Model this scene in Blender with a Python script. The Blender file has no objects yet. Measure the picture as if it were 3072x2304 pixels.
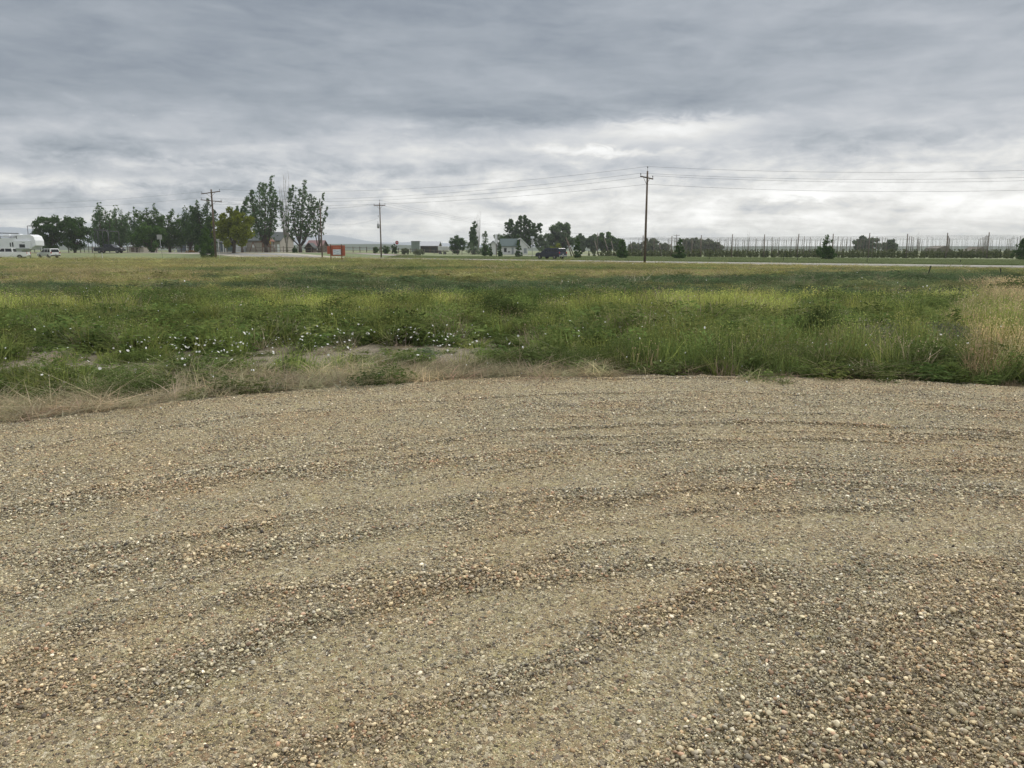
import bpy, bmesh, math, random
import numpy as np
from mathutils import Vector, Matrix

R = math.radians
scene = bpy.context.scene
COL = scene.collection
rng = np.random.default_rng(7)
random.seed(7)

# ---------------------------------------------------------------- camera numbers (photo 3072 x 2304)
F = 2235.0
PITCH = R(10.25)
CAMH = 1.65
CP, SP = math.cos(PITCH), math.sin(PITCH)

def at(px, Y, z=0.0):
    depth = Y * CP + (CAMH - z) * SP
    return (px - 1536.0) / F * depth
def zfor(py, Y):
    k = (1152.0 - py) / F
    # k = (-(h-z)CP + Y SP)/(Y CP + (h-z) SP)
    a = (Y * SP - k * Y * CP) / (k * SP + CP)
    return CAMH - a
def ground_xy(px, py, z=0.0):
    k = (1152.0 - py) / F
    ang = PITCH - math.atan(k)
    Y = (CAMH - z) / math.tan(ang)
    return at(px, Y, z), Y
def sm(t):
    t = np.clip(t, 0, 1); return t * t * (3 - 2 * t)
def gz(X, Y):
    return 0.85 * sm((Y - 152.0) / 15.0) * sm((-14.0 - X) / 30.0)
def gzf(X, Y): return float(gz(np.float64(X), np.float64(Y)))

# ---------------------------------------------------------------- value noise (numpy)
def vnoise(x, y, seed=0):
    xi = np.floor(x).astype(np.int64); yi = np.floor(y).astype(np.int64)
    xf = x - xi; yf = y - yi
    u = xf * xf * (3 - 2 * xf); v = yf * yf * (3 - 2 * yf)
    def h(a, b):
        n = (a * 374761393 + b * 668265263 + seed * 982451653) & 0x7fffffff
        n = ((n ^ (n >> 13)) * 1274126177) & 0x7fffffff
        n = (n ^ (n >> 16)) & 0xffff
        return n / 65535.0
    a = h(xi, yi); b = h(xi + 1, yi); c = h(xi, yi + 1); d = h(xi + 1, yi + 1)
    return (a * (1 - u) + b * u) * (1 - v) + (c * (1 - u) + d * u) * v
def fbm(x, y, seed=0, o=4):
    s = 0; a = 0.5; t = 0
    for i in range(o):
        s = s + a * vnoise(x * 2 ** i, y * 2 ** i, seed + i * 17); t += a; a *= 0.5
    return s / t

# ---------------------------------------------------------------- object helpers
def tag(o, label=None, cat=None, group=None, kind=None):
    if label: o['label'] = label
    if cat: o['category'] = cat
    if group: o['group'] = group
    if kind: o['kind'] = kind
    return o
def empty(name, loc, rz=0.0, label=None, cat=None, group=None):
    o = bpy.data.objects.new(name, None); COL.objects.link(o)
    o.location = loc; o.rotation_euler = (0, 0, rz); o.empty_display_size = 0.3
    return tag(o, label, cat, group)
def mesh_np(name, V, Fq, mats=None, smooth=False, attrs=None):
    """V (n,3); Fq (m,k) constant k"""
    V = np.asarray(V, dtype=np.float32); Fq = np.asarray(Fq, dtype=np.int32)
    me = bpy.data.meshes.new(name)
    me.vertices.add(len(V)); me.vertices.foreach_set('co', V.ravel())
    m, k = Fq.shape
    me.loops.add(m * k); me.loops.foreach_set('vertex_index', Fq.ravel())
    me.polygons.add(m); me.polygons.foreach_set('loop_start', np.arange(0, m * k, k, dtype=np.int32))
    me.polygons.foreach_set('loop_total', np.full(m, k, dtype=np.int32))
    if smooth: me.polygons.foreach_set('use_smooth', np.ones(m, dtype=bool))
    for n_, (dom, typ, arr) in (attrs or {}).items():
        a = me.attributes.new(n_, typ, dom)
        a.data.foreach_set('vector' if typ == 'FLOAT_VECTOR' else 'value', np.asarray(arr, dtype=np.float32).ravel())
    for mt in (mats or []): me.materials.append(mt)
    me.update(calc_edges=True)
    return me
def link(name, me, parent=None, loc=None):
    o = bpy.data.objects.new(name, me); COL.objects.link(o)
    if parent is not None: o.parent = parent
    if loc is not None: o.location = loc
    return o

class MB:
    """collects simple shapes into one mesh"""
    def __init__(s): s.bm = bmesh.new()
    def box(s, c, d, rz=0, rx=0, ry=0, bevel=0.0):
        r = bmesh.ops.create_cube(s.bm, size=1.0)
        M = Matrix.Translation(c) @ Matrix.Rotation(rz, 4, 'Z') @ Matrix.Rotation(ry, 4, 'Y') @ Matrix.Rotation(rx, 4, 'X') @ Matrix.Diagonal((d[0], d[1], d[2], 1))
        bmesh.ops.transform(s.bm, matrix=M, verts=r['verts'])
        if bevel:
            es = list({e for v in r['verts'] for e in v.link_edges})
            bmesh.ops.bevel(s.bm, geom=es, offset=bevel, segments=2, affect='EDGES', profile=0.5)
        return s
    def tube(s, pts, rad, n=6, cap=True):
        pts = [Vector(p) for p in pts]
        if not hasattr(rad, '__len__'): rad = [rad] * len(pts)
        rings = []
        for i, p in enumerate(pts):
            d = (pts[min(i + 1, len(pts) - 1)] - pts[max(i - 1, 0)]).normalized()
            u = d.orthogonal().normalized() if i == 0 else (u - d * u.dot(d)).normalized()
            w = d.cross(u)
            rings.append([s.bm.verts.new(p + (u * math.cos(2 * math.pi * k / n) + w * math.sin(2 * math.pi * k / n)) * rad[i]) for k in range(n)])
        for a, b in zip(rings, rings[1:]):
            for k in range(n):
                f = s.bm.faces.new((a[k], a[(k + 1) % n], b[(k + 1) % n], b[k])); f.smooth = True
        if cap:
            s.bm.faces.new(rings[0][::-1]); s.bm.faces.new(rings[-1])
        return s
    def prism(s, prof, y0, y1, bevel=0.0, taper=None):
        """profile of (x,z) points extruded along y; taper(x,z)->inset in y"""
        t = taper or (lambda x, z: 0)
        a = [s.bm.verts.new((x, y0 + t(x, z), z)) for x, z in prof]
        b = [s.bm.verts.new((x, y1 - t(x, z), z)) for x, z in prof]
        n = len(prof); fs = []
        fs.append(s.bm.faces.new(a)); fs.append(s.bm.faces.new(b[::-1]))
        for i in range(n): fs.append(s.bm.faces.new((a[i], b[i], b[(i + 1) % n], a[(i + 1) % n])))
        if bevel:
            es = list({e for v in a + b for e in v.link_edges})
            bmesh.ops.bevel(s.bm, geom=es, offset=bevel, segments=2, affect='EDGES', profile=0.6)
        return s
    def poly(s, pts):
        s.bm.faces.new([s.bm.verts.new(p) for p in pts]); return s
    def lathe(s, c, axis, prof, n=20):
        """prof list of (r, h) along axis"""
        ax = Vector(axis).normalized(); u = ax.orthogonal().normalized(); w = ax.cross(u); c = Vector(c)
        rings = [[s.bm.verts.new(c + ax * h + (u * math.cos(2 * math.pi * k / n) + w * math.sin(2 * math.pi * k / n)) * max(r, 1e-3)) for k in range(n)] for r, h in prof]
        for a, b in zip(rings, rings[1:]):
            for k in range(n):
                f = s.bm.faces.new((a[k], a[(k + 1) % n], b[(k + 1) % n], b[k])); f.smooth = True
        s.bm.faces.new(rings[0][::-1]); s.bm.faces.new(rings[-1])
        return s
    def build(s, name, mat, parent=None, loc=None):
        bmesh.ops.recalc_face_normals(s.bm, faces=s.bm.faces)
        me = bpy.data.meshes.new(name); s.bm.to_mesh(me); s.bm.free()
        me.materials.append(mat)
        return link(name, me, parent, loc)

# ---------------------------------------------------------------- materials
class NT:
    def __init__(s, tree): s.t = tree
    def n(s, typ, **kw):
        nd = s.t.nodes.new(typ)
        ins = kw.pop('ins', {})
        for k, v in kw.items(): setattr(nd, k, v)
        for k, v in ins.items():
            if isinstance(v, bpy.types.NodeSocket): s.t.links.new(v, nd.inputs[k])
            else: nd.inputs[k].default_value = v
        return nd
    def m(s, op, a, b=None, c=None, clamp=False):
        nd = s.t.nodes.new('ShaderNodeMath'); nd.operation = op; nd.use_clamp = clamp
        for i, v in enumerate((a, b, c)):
            if v is None: continue
            if isinstance(v, bpy.types.NodeSocket): s.t.links.new(v, nd.inputs[i])
            else: nd.inputs[i].default_value = v
        return nd.outputs[0]
    def mix(s, f, a, b, blend='MIX'):
        nd = s.t.nodes.new('ShaderNodeMix'); nd.data_type = 'RGBA'; nd.blend_type = blend
        for i, v in ((0, f), (6, a), (7, b)):
            if isinstance(v, bpy.types.NodeSocket): s.t.links.new(v, nd.inputs[i])
            else: nd.inputs[i].default_value = v if i == 0 else (*v[:3], 1)
        return nd.outputs[2]
    def ramp(s, f, stops, interp='LINEAR'):
        nd = s.t.nodes.new('ShaderNodeValToRGB'); cr = nd.color_ramp; cr.interpolation = interp
        while len(cr.elements) < len(stops): cr.elements.new(0.5)
        for e, (p, c) in zip(cr.elements, stops):
            e.position = p; e.color = (*c[:3], 1) if hasattr(c, '__len__') else (c, c, c, 1)
        s.t.links.new(f, nd.inputs[0]); return nd.outputs[0]
    def l(s, a, b): s.t.links.new(a, b)

def newmat(name):
    m = bpy.data.materials.new(name); m.use_nodes = True
    m.node_tree.nodes.clear()
    t = NT(m.node_tree)
    out = t.n('ShaderNodeOutputMaterial'); bs = t.n('ShaderNodeBsdfPrincipled')
    t.l(bs.outputs[0], out.inputs[0])
    return m, t, bs, out
def simple(name, col, rough=0.7, var=0.15, scale=3.0, metal=0.0, bump=0.0, coat=0.0):
    m, t, bs, out = newmat(name)
    tc = t.n('ShaderNodeTexCoord')
    nz = t.n('ShaderNodeTexNoise', ins={'Vector': tc.outputs['Object'], 'Scale': scale, 'Detail': 5.0, 'Roughness': 0.6})
    c0 = tuple(c * (1 - var) for c in col); c1 = tuple(min(1, c * (1 + var)) for c in col)
    t.l(t.ramp(nz.outputs['Fac'], [(0.3, c0), (0.7, c1)]), bs.inputs['Base Color'])
    bs.inputs['Roughness'].default_value = rough; bs.inputs['Metallic'].default_value = metal
    if coat: bs.inputs['Coat Weight'].default_value = coat
    if bump:
        b = t.n('ShaderNodeBump', ins={'Height': nz.outputs['Fac'], 'Strength': bump, 'Distance': 0.02}); t.l(b.outputs[0], bs.inputs['Normal'])
    return m
M = {}
M['wood_pole'] = simple('weathered_pole_wood', (0.115, 0.085, 0.062), 0.9, 0.35, 2.5, bump=0.4)
M['wood_dark'] = simple('dark_wood', (0.07, 0.045, 0.032), 0.9, 0.3, 3, bump=0.3)
M['wood_grey'] = simple('grey_weathered_wood', (0.16, 0.135, 0.11), 0.9, 0.3, 3, bump=0.3)
M['wood_red'] = simple('redwood_stain', (0.16, 0.06, 0.03), 0.8, 0.3, 3)
M['metal_grey'] = simple('galvanised_metal', (0.35, 0.36, 0.37), 0.45, 0.2, 4, metal=0.6)
M['metal_dark'] = simple('dark_metal', (0.04, 0.042, 0.045), 0.5, 0.2, 4, metal=0.3)
M['wire'] = simple('wire', (0.06, 0.062, 0.07), 0.5, 0.1, 4)
M['insulator'] = simple('porcelain', (0.12, 0.12, 0.13), 0.3, 0.1, 4)
M['white_paint'] = simple('white_paint', (0.72, 0.73, 0.74), 0.35, 0.06, 2, coat=0.3)
M['car_white'] = simple('white_car_paint', (0.72, 0.73, 0.73), 0.3, 0.03, 1, coat=0.8)
M['car_blue'] = simple('dark_blue_car_paint', (0.008, 0.013, 0.034), 0.35, 0.1, 1, coat=0.35)
M['car_dark'] = simple('black_truck_paint', (0.008, 0.010, 0.018), 0.4, 0.1, 1, coat=0.2)
M['glass'] = simple('dark_window_glass', (0.012, 0.014, 0.018), 0.25, 0.1, 1)
M['tyre'] = simple('tyre_rubber', (0.018, 0.018, 0.018), 0.85, 0.2, 5)
M['rim'] = simple('alloy_rim', (0.45, 0.45, 0.46), 0.3, 0.1, 5, metal=0.8)
M['red_lamp'] = simple('red_lens', (0.45, 0.02, 0.02), 0.2, 0.1, 3)
M['clear_lamp'] = simple('clear_lens', (0.6, 0.6, 0.6), 0.15, 0.1, 3)
M['chrome'] = simple('chrome', (0.6, 0.6, 0.62), 0.15, 0.05, 3, metal=1.0)
M['plate'] = simple('number_plate', (0.5, 0.5, 0.48), 0.5, 0.1, 3)
M['bark'] = simple('bark', (0.085, 0.068, 0.052), 0.95, 0.35, 4, bump=0.5)
M['bark_pale'] = simple('pale_bark', (0.26, 0.24, 0.21), 0.95, 0.3, 4, bump=0.5)
M['orange'] = simple('orange_board', (0.38, 0.10, 0.055), 0.6, 0.12, 2)
M['sign_white'] = simple('white_sign_face', (0.62, 0.66, 0.70), 0.5, 0.1, 2)
M['sign_back'] = simple('aluminium_sign_back', (0.34, 0.35, 0.35), 0.5, 0.1, 2, metal=0.2)
M['sign_blue'] = simple('pale_blue_print', (0.28, 0.36, 0.46), 0.5, 0.1, 2)
M['stop_red'] = simple('stop_red', (0.30, 0.02, 0.025), 0.5, 0.1, 2)
M['black'] = simple('black_plastic_and_shade', (0.015, 0.015, 0.016), 0.5, 0.2, 3)
M['roof_dark'] = simple('dark_roof', (0.045, 0.055, 0.055), 0.85, 0.25, 2, bump=0.2)
M['roof_green'] = simple('slate_green_roof', (0.055, 0.085, 0.085), 0.85, 0.2, 2, bump=0.2)
M['roof_grey'] = simple('pale_metal_roof', (0.36, 0.37, 0.40), 0.5, 0.1, 2)
M['roof_red'] = simple('red_barn_roof', (0.17, 0.09, 0.09), 0.7, 0.2, 2)
M['wall_white'] = simple('white_siding', (0.58, 0.58, 0.58), 0.7, 0.08, 2)
M['wall_tan'] = simple('tan_siding', (0.30, 0.27, 0.235), 0.8, 0.1, 2)
M['wall_grey'] = simple('grey_siding', (0.25, 0.27, 0.285), 0.8, 0.15, 2)
M['wall_green'] = simple('grey_green_siding', (0.17, 0.20, 0.185), 0.8, 0.15, 2)
M['teal'] = simple('teal_panel', (0.05, 0.11, 0.11), 0.7, 0.15, 2)
M['blue_panel'] = simple('blue_grey_panel', (0.09, 0.115, 0.15), 0.7, 0.15, 2)
M['yellow'] = simple('yellow_plastic', (0.62, 0.40, 0.03), 0.4, 0.1, 2)
M['rv_white'] = simple('white_fibreglass', (0.68, 0.70, 0.72), 0.4, 0.05, 1, coat=0.3)
M['rv_grey'] = simple('grey_trim', (0.22, 0.24, 0.26), 0.5, 0.1, 2)
M['rust'] = simple('rusty_steel', (0.16, 0.06, 0.05), 0.8, 0.3, 3)
M['post_green'] = simple('dark_green_steel_post', (0.02, 0.028, 0.022), 0.7, 0.3, 8)

def leafmat(name, c0, c1, trans=0.25, use_inst=False):
    """foliage: colour between c0 and c1 by per-leaf value; per-tree tint by instance colour"""
    m, t, bs, out = newmat(name)
    a = t.n('ShaderNodeAttribute', attribute_name='var')
    col = t.mix(a.outputs['Fac'], c0, c1)
    if use_inst:
        i = t.n('ShaderNodeAttribute', attribute_name='tint', attribute_type='INSTANCER')
        col = t.mix(1.0, col, i.outputs['Vector'], 'MULTIPLY')
    d = t.n('ShaderNodeBsdfDiffuse', ins={'Color': col, 'Roughness': 0.6})
    tr = t.n('ShaderNodeBsdfTranslucent', ins={'Color': col})
    mx = t.n('ShaderNodeMixShader', ins={0: trans, 1: d.outputs[0], 2: tr.outputs[0]})
    t.l(mx.outputs[0], out.inputs[0])
    m.node_tree.nodes.remove(bs)
    return m
# ================================================================ world: overcast with layered cloud
world = bpy.data.worlds.new('World'); scene.world = world; world.use_nodes = True
world.node_tree.nodes.clear()
w = NT(world.node_tree)
SUN_EL, SUN_AZ = R(40), R(35)      # azimuth clockwise from +Y
wo = w.n('ShaderNodeOutputWorld'); bg = w.n('ShaderNodeBackground', ins={'Strength': 1.0})
w.l(bg.outputs[0], wo.inputs[0])
tc = w.n('ShaderNodeTexCoord'); sep = w.n('ShaderNodeSeparateXYZ', ins={0: tc.outputs['Generated']})
dx, dy, dz = sep.outputs
sky = w.n('ShaderNodeTexSky', sky_type='NISHITA', sun_disc=False, sun_elevation=SUN_EL, sun_rotation=SUN_AZ, altitude=700.0, air_density=1.2, dust_density=2.0)
skyc = w.n('ShaderNodeVectorMath', operation='SCALE', ins={0: sky.outputs[0], 'Scale': 0.08})
el = w.m('MULTIPLY', w.m('ARCSINE', w.m('MAXIMUM', dz, 0.0)), 57.2958)        # elevation, degrees
az = w.m('MULTIPLY', w.m('ARCTAN2', dx, dy), 57.2958)                            # azimuth, degrees, + to the right
# cloud layer plane coordinates
den = w.m('ADD', w.m('MAXIMUM', dz, 0.0), 0.10)
u_ = w.m('DIVIDE', dx, den); v_ = w.m('DIVIDE', dy, den)
def nvec(a, b, c=0.0):
    return w.n('ShaderNodeCombineXYZ', ins={0: a, 1: b, 2: c}).outputs[0]
def noise(vec, scale, detail=6.0, rough=0.55, dist=0.0):
    return w.n('ShaderNodeTexNoise', ins={'Vector': vec, 'Scale': scale, 'Detail': detail, 'Roughness': rough, 'Distortion': dist}).outputs['Fac']
P1 = nvec(w.m('ADD', w.m('MULTIPLY', u_, 0.55), w.m('MULTIPLY', v_, 0.12)), v_, 3.1)
big = noise(P1, 0.55, 3.0, 0.5, 0.4)
mid = noise(P1, 1.5, 5.0, 0.55, 0.3)
# streaks in elevation/azimuth space (seen edge-on, the layers are long and flat), tilted a little down to the right
st = w.m('ADD', el, w.m('MULTIPLY', az, 0.055))
P2 = nvec(w.m('MULTIPLY', az, 0.22), st, 1.7)
str1 = noise(P2, 0.75, 4.0, 0.5, 0.6)
str2 = noise(nvec(w.m('MULTIPLY', az, 0.42), st, 8.3), 1.1, 7.0, 0.62, 0.6)
puf = noise(nvec(w.m('MULTIPLY', az, 0.45), el, 5.0), 0.85, 8.0, 0.62, 0.3)
lump = noise(nvec(w.m('MULTIPLY', az, 0.16), w.m('MULTIPLY', el, .5), 2.2), 0.8, 8.0, 0.6, 0.4)
def gauss(a0, e0, sa, se, warp=None, tilt=0.0):
    A = w.m('SUBTRACT', az, a0); E = w.m('SUBTRACT', el, e0)
    if tilt: E = w.m('ADD', E, w.m('MULTIPLY', A, tilt))
    if warp is not None: E = w.m('ADD', E, warp)
    A = w.m('DIVIDE', A, sa); E = w.m('DIVIDE', E, se)
    q = w.m('ADD', w.m('MULTIPLY', A, A), w.m('MULTIPLY', E, E))
    return w.m('EXPONENT', w.m('MULTIPLY', q, -1.0))
wp = w.m('MULTIPLY', w.m('SUBTRACT', str2, 0.5), 3.2)
wp2 = w.m('MULTIPLY', w.m('SUBTRACT', puf, 0.5), 3.5)
# luminance by elevation: bright near the horizon, slate above, brighter again overhead (behind the view)
lum = w.ramp(w.m('DIVIDE', w.m('ADD', el, wp), 90.0), [(0.0, 0.82), (0.035, 0.81), (0.058, 0.72), (0.080, 0.57), (0.105, 0.42), (0.19, 0.33), (0.235, 0.35), (0.40, 1.30), (1.0, 1.8)])
lum = w.m('MULTIPLY', lum, w.m('ADD', 0.50, w.m('MULTIPLY', big, 1.0)))
lum = w.m('MULTIPLY', lum, w.m('ADD', 0.70, w.m('MULTIPLY', mid, 0.60)))
lum = w.m('MULTIPLY', lum, w.m('ADD', 0.75, w.m('MULTIPLY', str1, 0.50)))
lum = w.m('MULTIPLY', lum, w.m('ADD', 0.68, w.m('MULTIPLY', lump, 0.64)))
# brighter to the right, darker far left
side = w.m('ADD', 1.0, w.m('MULTIPLY', az, 0.0045))
lum = w.m('MULTIPLY', lum, w.m('MAXIMUM', w.m('MINIMUM', side, 1.12), 0.82))
for a0, e0, sa, se, amp, tl in [
    (11.5, 8.6, 5.5, 0.65, 0.34, -0.02), (6.5, 7.0, 5.0, 0.32, 0.30, 0.04), (-6.5, 6.9, 7.5, 0.9, 0.12, 0.03),
    (28, 4.2, 11.0, 2.4, 0.09, 0.0), (13, 3.0, 10.0, 1.6, 0.06, 0.0), (-28, 4.6, 9.0, 0.5, 0.16, 0.0), (-20, 5.5, 12.0, 0.35, 0.10, 0.02),
    (-5, 15.0, 9.0, 1.0, 0.05, 0.06), (21, 12.0, 4.5, 1.0, 0.07, 0.0), (-16, 9.5, 7.0, 0.5, 0.05, 0.03),
    (20.5, 3.75, 4.2, 0.28, 0.22, 0.03), (2.0, 2.2, 4.5, 0.5, 0.10, 0.0)]:
    lum = w.m('ADD', lum, w.m('MULTIPLY', gauss(a0, e0, sa, se, w.m('MULTIPLY', wp2 if e0 < 5 else wp, 0.55), tl), amp))
for a0, e0, sa, se, amp, tl in [
    (24, 7.6, 9.0, 1.3, 0.20, 0.0), (1, 6.0, 6.5, 0.9, 0.09, 0.02), (21.5, 2.8, 6.0, 0.55, 0.18, 0.0), (-3, 4.7, 8.0, 0.7, 0.12, 0.0),
    (-2, 9.6, 10.0, 0.9, 0.06, 0.02), (9, 10.6, 8.0, 0.8, 0.08, -0.01), (-26, 3.0, 8.0, 0.7, 0.12, 0.0), (30, 15.5, 9, 1.6, 0.05, 0), (-20, 5.0, 14.0, 3.0, 0.13, 0)]:
    lum = w.m('SUBTRACT', lum, w.m('MULTIPLY', gauss(a0, e0, sa, se, w.m('MULTIPLY', wp, 0.5), tl), amp))
# small cumulus puffs low down
pf = w.m('MULTIPLY', w.m('SUBTRACT', puf, 0.52, clamp=False), 1.7)
low = w.ramp(w.m('DIVIDE', el, 20.0), [(0.0, 0.15), (0.06, 0.55), (0.25, 0.5), (0.42, 0.0)])
lum = w.m('ADD', lum, w.m('MULTIPLY', pf, low))
lum = w.m('MINIMUM', w.m('MAXIMUM', lum, 0.10), 2.2)
# tint: cool slate where dark, neutral-warm where bright
tint = w.ramp(lum, [(0.20, (0.83, 0.98, 1.21)), (0.38, (0.905, 1.003, 1.13)), (0.60, (0.965, 1.0, 1.06)), (0.8, (1.0, 1.0, 0.99))])
cc = w.n('ShaderNodeVectorMath', operation='SCALE', ins={0: tint, 'Scale': lum})
final = w.mix(0.94, skyc.outputs[0], cc.outputs[0])
gnd = w.m('GREATER_THAN', dz, -0.02)
final = w.mix(gnd, (0.12, 0.12, 0.1), final)
w.l(final, bg.inputs[0])

sd = bpy.data.lights.new('sun', 'SUN'); sd.energy = 1.9; sd.angle = R(16); sd.color = (1.0, 0.96, 0.9)
sun = bpy.data.objects.new('sun', sd); COL.objects.link(sun)
sv = Vector((math.sin(SUN_AZ) * math.cos(SUN_EL), math.cos(SUN_AZ) * math.cos(SUN_EL), math.sin(SUN_EL)))
sun.rotation_euler = sv.to_track_quat('Z', 'Y').to_euler()

cd = bpy.data.cameras.new('camera'); cam = bpy.data.objects.new('camera', cd); COL.objects.link(cam)
cd.sensor_width = 36.0; cd.lens = 36.0 * F / 3072.0; cd.clip_start = 0.05; cd.clip_end = 30000
cam.location = (0, 0, CAMH); cam.rotation_euler = (R(90) - PITCH, 0, 0)
scene.camera = cam
scene.view_settings.view_transform = 'Standard'; scene.view_settings.look = 'None'
scene.view_settings.exposure = 0.0; scene.view_settings.gamma = 1.0
scene.cycles.max_bounces = 5; scene.cycles.diffuse_bounces = 3; scene.cycles.glossy_bounces = 2
scene.cycles.transmission_bounces = 2; scene.cycles.volume_bounces = 1; scene.cycles.transparent_max_bounces = 4
scene.cycles.caustics_reflective = False; scene.cycles.caustics_refractive = False

# ================================================================ ground, roads
CX, CY, RPAD = 2.16, -0.78, 10.6
PADZ = 0.0; FIELDZ = -0.06
def pad_edge(th):
    return RPAD + 0.34 * (fbm(th * 9.0, th * 0 + 3.3, 5, 3) - 0.5) + 0.24 * (fbm(th * 55.0, th * 0 + 7.7, 6, 3) - 0.5)
def fieldz(X, Y):
    r = np.hypot(X - CX, Y - CY)
    m = 0.10 * (fbm(X * 0.5, Y * 0.5, 21, 3) - 0.5) * np.clip((r - 10.7) / 1.5, 0, 1) * np.clip((60 - Y) / 30, 0, 1)
    m = m + 0.05 * (fbm(X * 2.5, Y * 2.5, 22, 3) - 0.5) * np.clip((r - 10.7) / 1.0, 0, 1) * np.clip((30 - Y) / 10, 0, 1)
    return gz(X, Y) + m + FIELDZ * np.clip((r - 10.5) / 0.6, 0, 1) * np.clip((60 - Y) / 30, 0, 1) - 0.03 * np.clip((10.6 - r) / 0.1, 0, 1)

# ground sheet: fine near, coarse far, one mesh
def axis(lims):
    out = []
    for a, b, s in lims: out.append(np.arange(a, b, s))
    out.append(np.array([lims[-1][1]])); return np.concatenate(out)
gy = axis([(-3400, -1000, 400), (-1000, -100, 150), (-100, -20, 10), (-20, 6, 1.0), (6, 26, 0.16), (26, 60, 0.6), (60, 240, 3.0), (240, 1000, 40), (1000, 3600, 260)])
gx = axis([(-3600, -1000, 260), (-1000, -200, 50), (-200, -40, 4.0), (-40, -18, 0.8), (-18, 20, 0.16), (20, 40, 0.8), (40, 200, 4.0), (200, 1000, 50), (1000, 3600, 260)])
GX, GY = np.meshgrid(gx, gy)
GZ = fieldz(GX, GY)
V = np.stack([GX, GY, GZ], -1).reshape(-1, 3)
ny, nx = GX.shape
idx = np.arange(ny * nx).reshape(ny, nx)
Fq = np.stack([idx[:-1, :-1], idx[:-1, 1:], idx[1:, 1:], idx[1:, :-1]], -1).reshape(-1, 4)
m, t, bs, out = newmat('soil_and_turf')
geo = t.n('ShaderNodeNewGeometry'); pos = geo.outputs['Position']
sp_ = t.n('ShaderNodeSeparateXYZ', ins={0: pos})
n1 = t.n('ShaderNodeTexNoise', ins={'Vector': pos, 'Scale': 0.9, 'Detail': 8.0, 'Roughness': 0.65})
n2 = t.n('ShaderNodeTexNoise', ins={'Vector': pos, 'Scale': 14.0, 'Detail': 6.0, 'Roughness': 0.7})
mpf = t.n('ShaderNodeMapping', ins={'Vector': pos, 'Scale': (0.012, 0.05, 0.05)})
n3 = t.n('ShaderNodeTexNoise', ins={'Vector': mpf.outputs[0], 'Scale': 1.0, 'Detail': 8.0, 'Roughness': 0.65})
soil = t.mix(t.m('ADD', t.m('MULTIPLY', n1.outputs['Fac'], 0.5), t.m('MULTIPLY', n2.outputs['Fac'], 0.5), clamp=True), (0.12, 0.10, 0.07), (0.285, 0.245, 0.18))
turf = t.ramp(n3.outputs['Fac'], [(0.30, (0.09, 0.12, 0.05)), (0.45, (0.13, 0.165, 0.07)), (0.55, (0.18, 0.195, 0.09)), (0.70, (0.24, 0.22, 0.13))])
farm = t.ramp(t.m('DIVIDE', sp_.outputs[1], 600.0), [(0.0, 0.0), (0.035, 0.0), (0.06, 1.0), (1.0, 1.0)])
t.l(t.mix(farm, soil, turf), bs.inputs['Base Color']); bs.inputs['Roughness'].default_value = 0.95
bmp = t.n('ShaderNodeBump', ins={'Height': n2.outputs['Fac'], 'Strength': 0.8, 'Distance': 0.05}); t.l(bmp.outputs[0], bs.inputs['Normal'])
g = link('ground', mesh_np('ground', V, Fq, [m], True)); tag(g, kind='structure')

# ---- roads as sheets following gz
def sheet(name, line, widths, mat, dz, step=4.0):
    pts = [Vector(p) for p in line]; V = []; res = []
    for a, b in zip(pts, pts[1:]):
        n = max(1, int((b - a).length / step))
        res += [a.lerp(b, i / n) for i in range(n)]
    res.append(pts[-1])
    tot = len(res); K = 5
    for i, p in enumerate(res):
        d = (res[min(i + 1, tot - 1)] - res[max(i - 1, 0)]).normalized(); nrm = Vector((-d.y, d.x))
        wd = widths if not hasattr(widths, '__len__') else widths[0] + (widths[1] - widths[0]) * i / (tot - 1)
        for k in range(K):
            q = p + nrm * wd * (k / (K - 1) - 0.5)
            V.append((q.x, q.y, gzf(q.x, q.y) + dz))
    idx = np.arange(tot * K).reshape(tot, K)
    Fq = np.stack([idx[:-1, :-1], idx[:-1, 1:], idx[1:, 1:], idx[1:, :-1]], -1).reshape(-1, 4)
    o = link(name, mesh_np(name, np.array(V), Fq, [mat], True)); tag(o, kind='structure'); return o
HW = [(190, -60), (90, 32), (49, 70.5), (15.6, 99.5), (-7, 121), (-28, 142), (-60, 166), (-100, 178), (-220, 196)]
asph = simple('worn_asphalt', (0.23, 0.225, 0.21), 0.9, 0.12, 0.6)
shoul = simple('gravel_shoulder', (0.38, 0.35, 0.29), 0.95, 0.2, 0.5)
dirt = simple('brown_dirt', (0.17, 0.125, 0.10), 0.95, 0.25, 0.2)
conc = simple('pale_concrete', (0.42, 0.42, 0.42), 0.9, 0.1, 0.3)
paint = simple('road_paint', (0.5, 0.5, 0.48), 0.8, 0.1, 0.6)
yel = simple('yellow_road_paint', (0.45, 0.33, 0.06), 0.8, 0.1, 0.6)
sheet('gravel_shoulder', HW, 12.5, shoul, 0.02)
sheet('highway', HW, 8.0, asph, 0.045)
def offs(line, d):
    out = []
    for i, p in enumerate(line):
        a = Vector(line[max(i - 1, 0)]); b = Vector(line[min(i + 1, len(line) - 1)]); q = (b - a).normalized()
        out.append((p[0] - q.y * d, p[1] + q.x * d))
    return out
sheet('edge_line', offs(HW, 3.6), 0.14, paint, 0.055)
sheet('edge_line', offs(HW, -3.6), 0.14, paint, 0.055)
sheet('centre_line', HW, 0.25, yel, 0.055)
sheet('side_road', [(-18, 150), (-4, 185), (40, 260), (90, 360)], 7.0, asph, 0.012)
sheet('concrete_apron', [(-34, 172), (-8, 163), (2, 165)], 7.0, conc, 0.03)
sheet('dirt_yard', [(-150, 199), (-60, 190), (-20, 176)], 16, dirt, 0.012)

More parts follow.
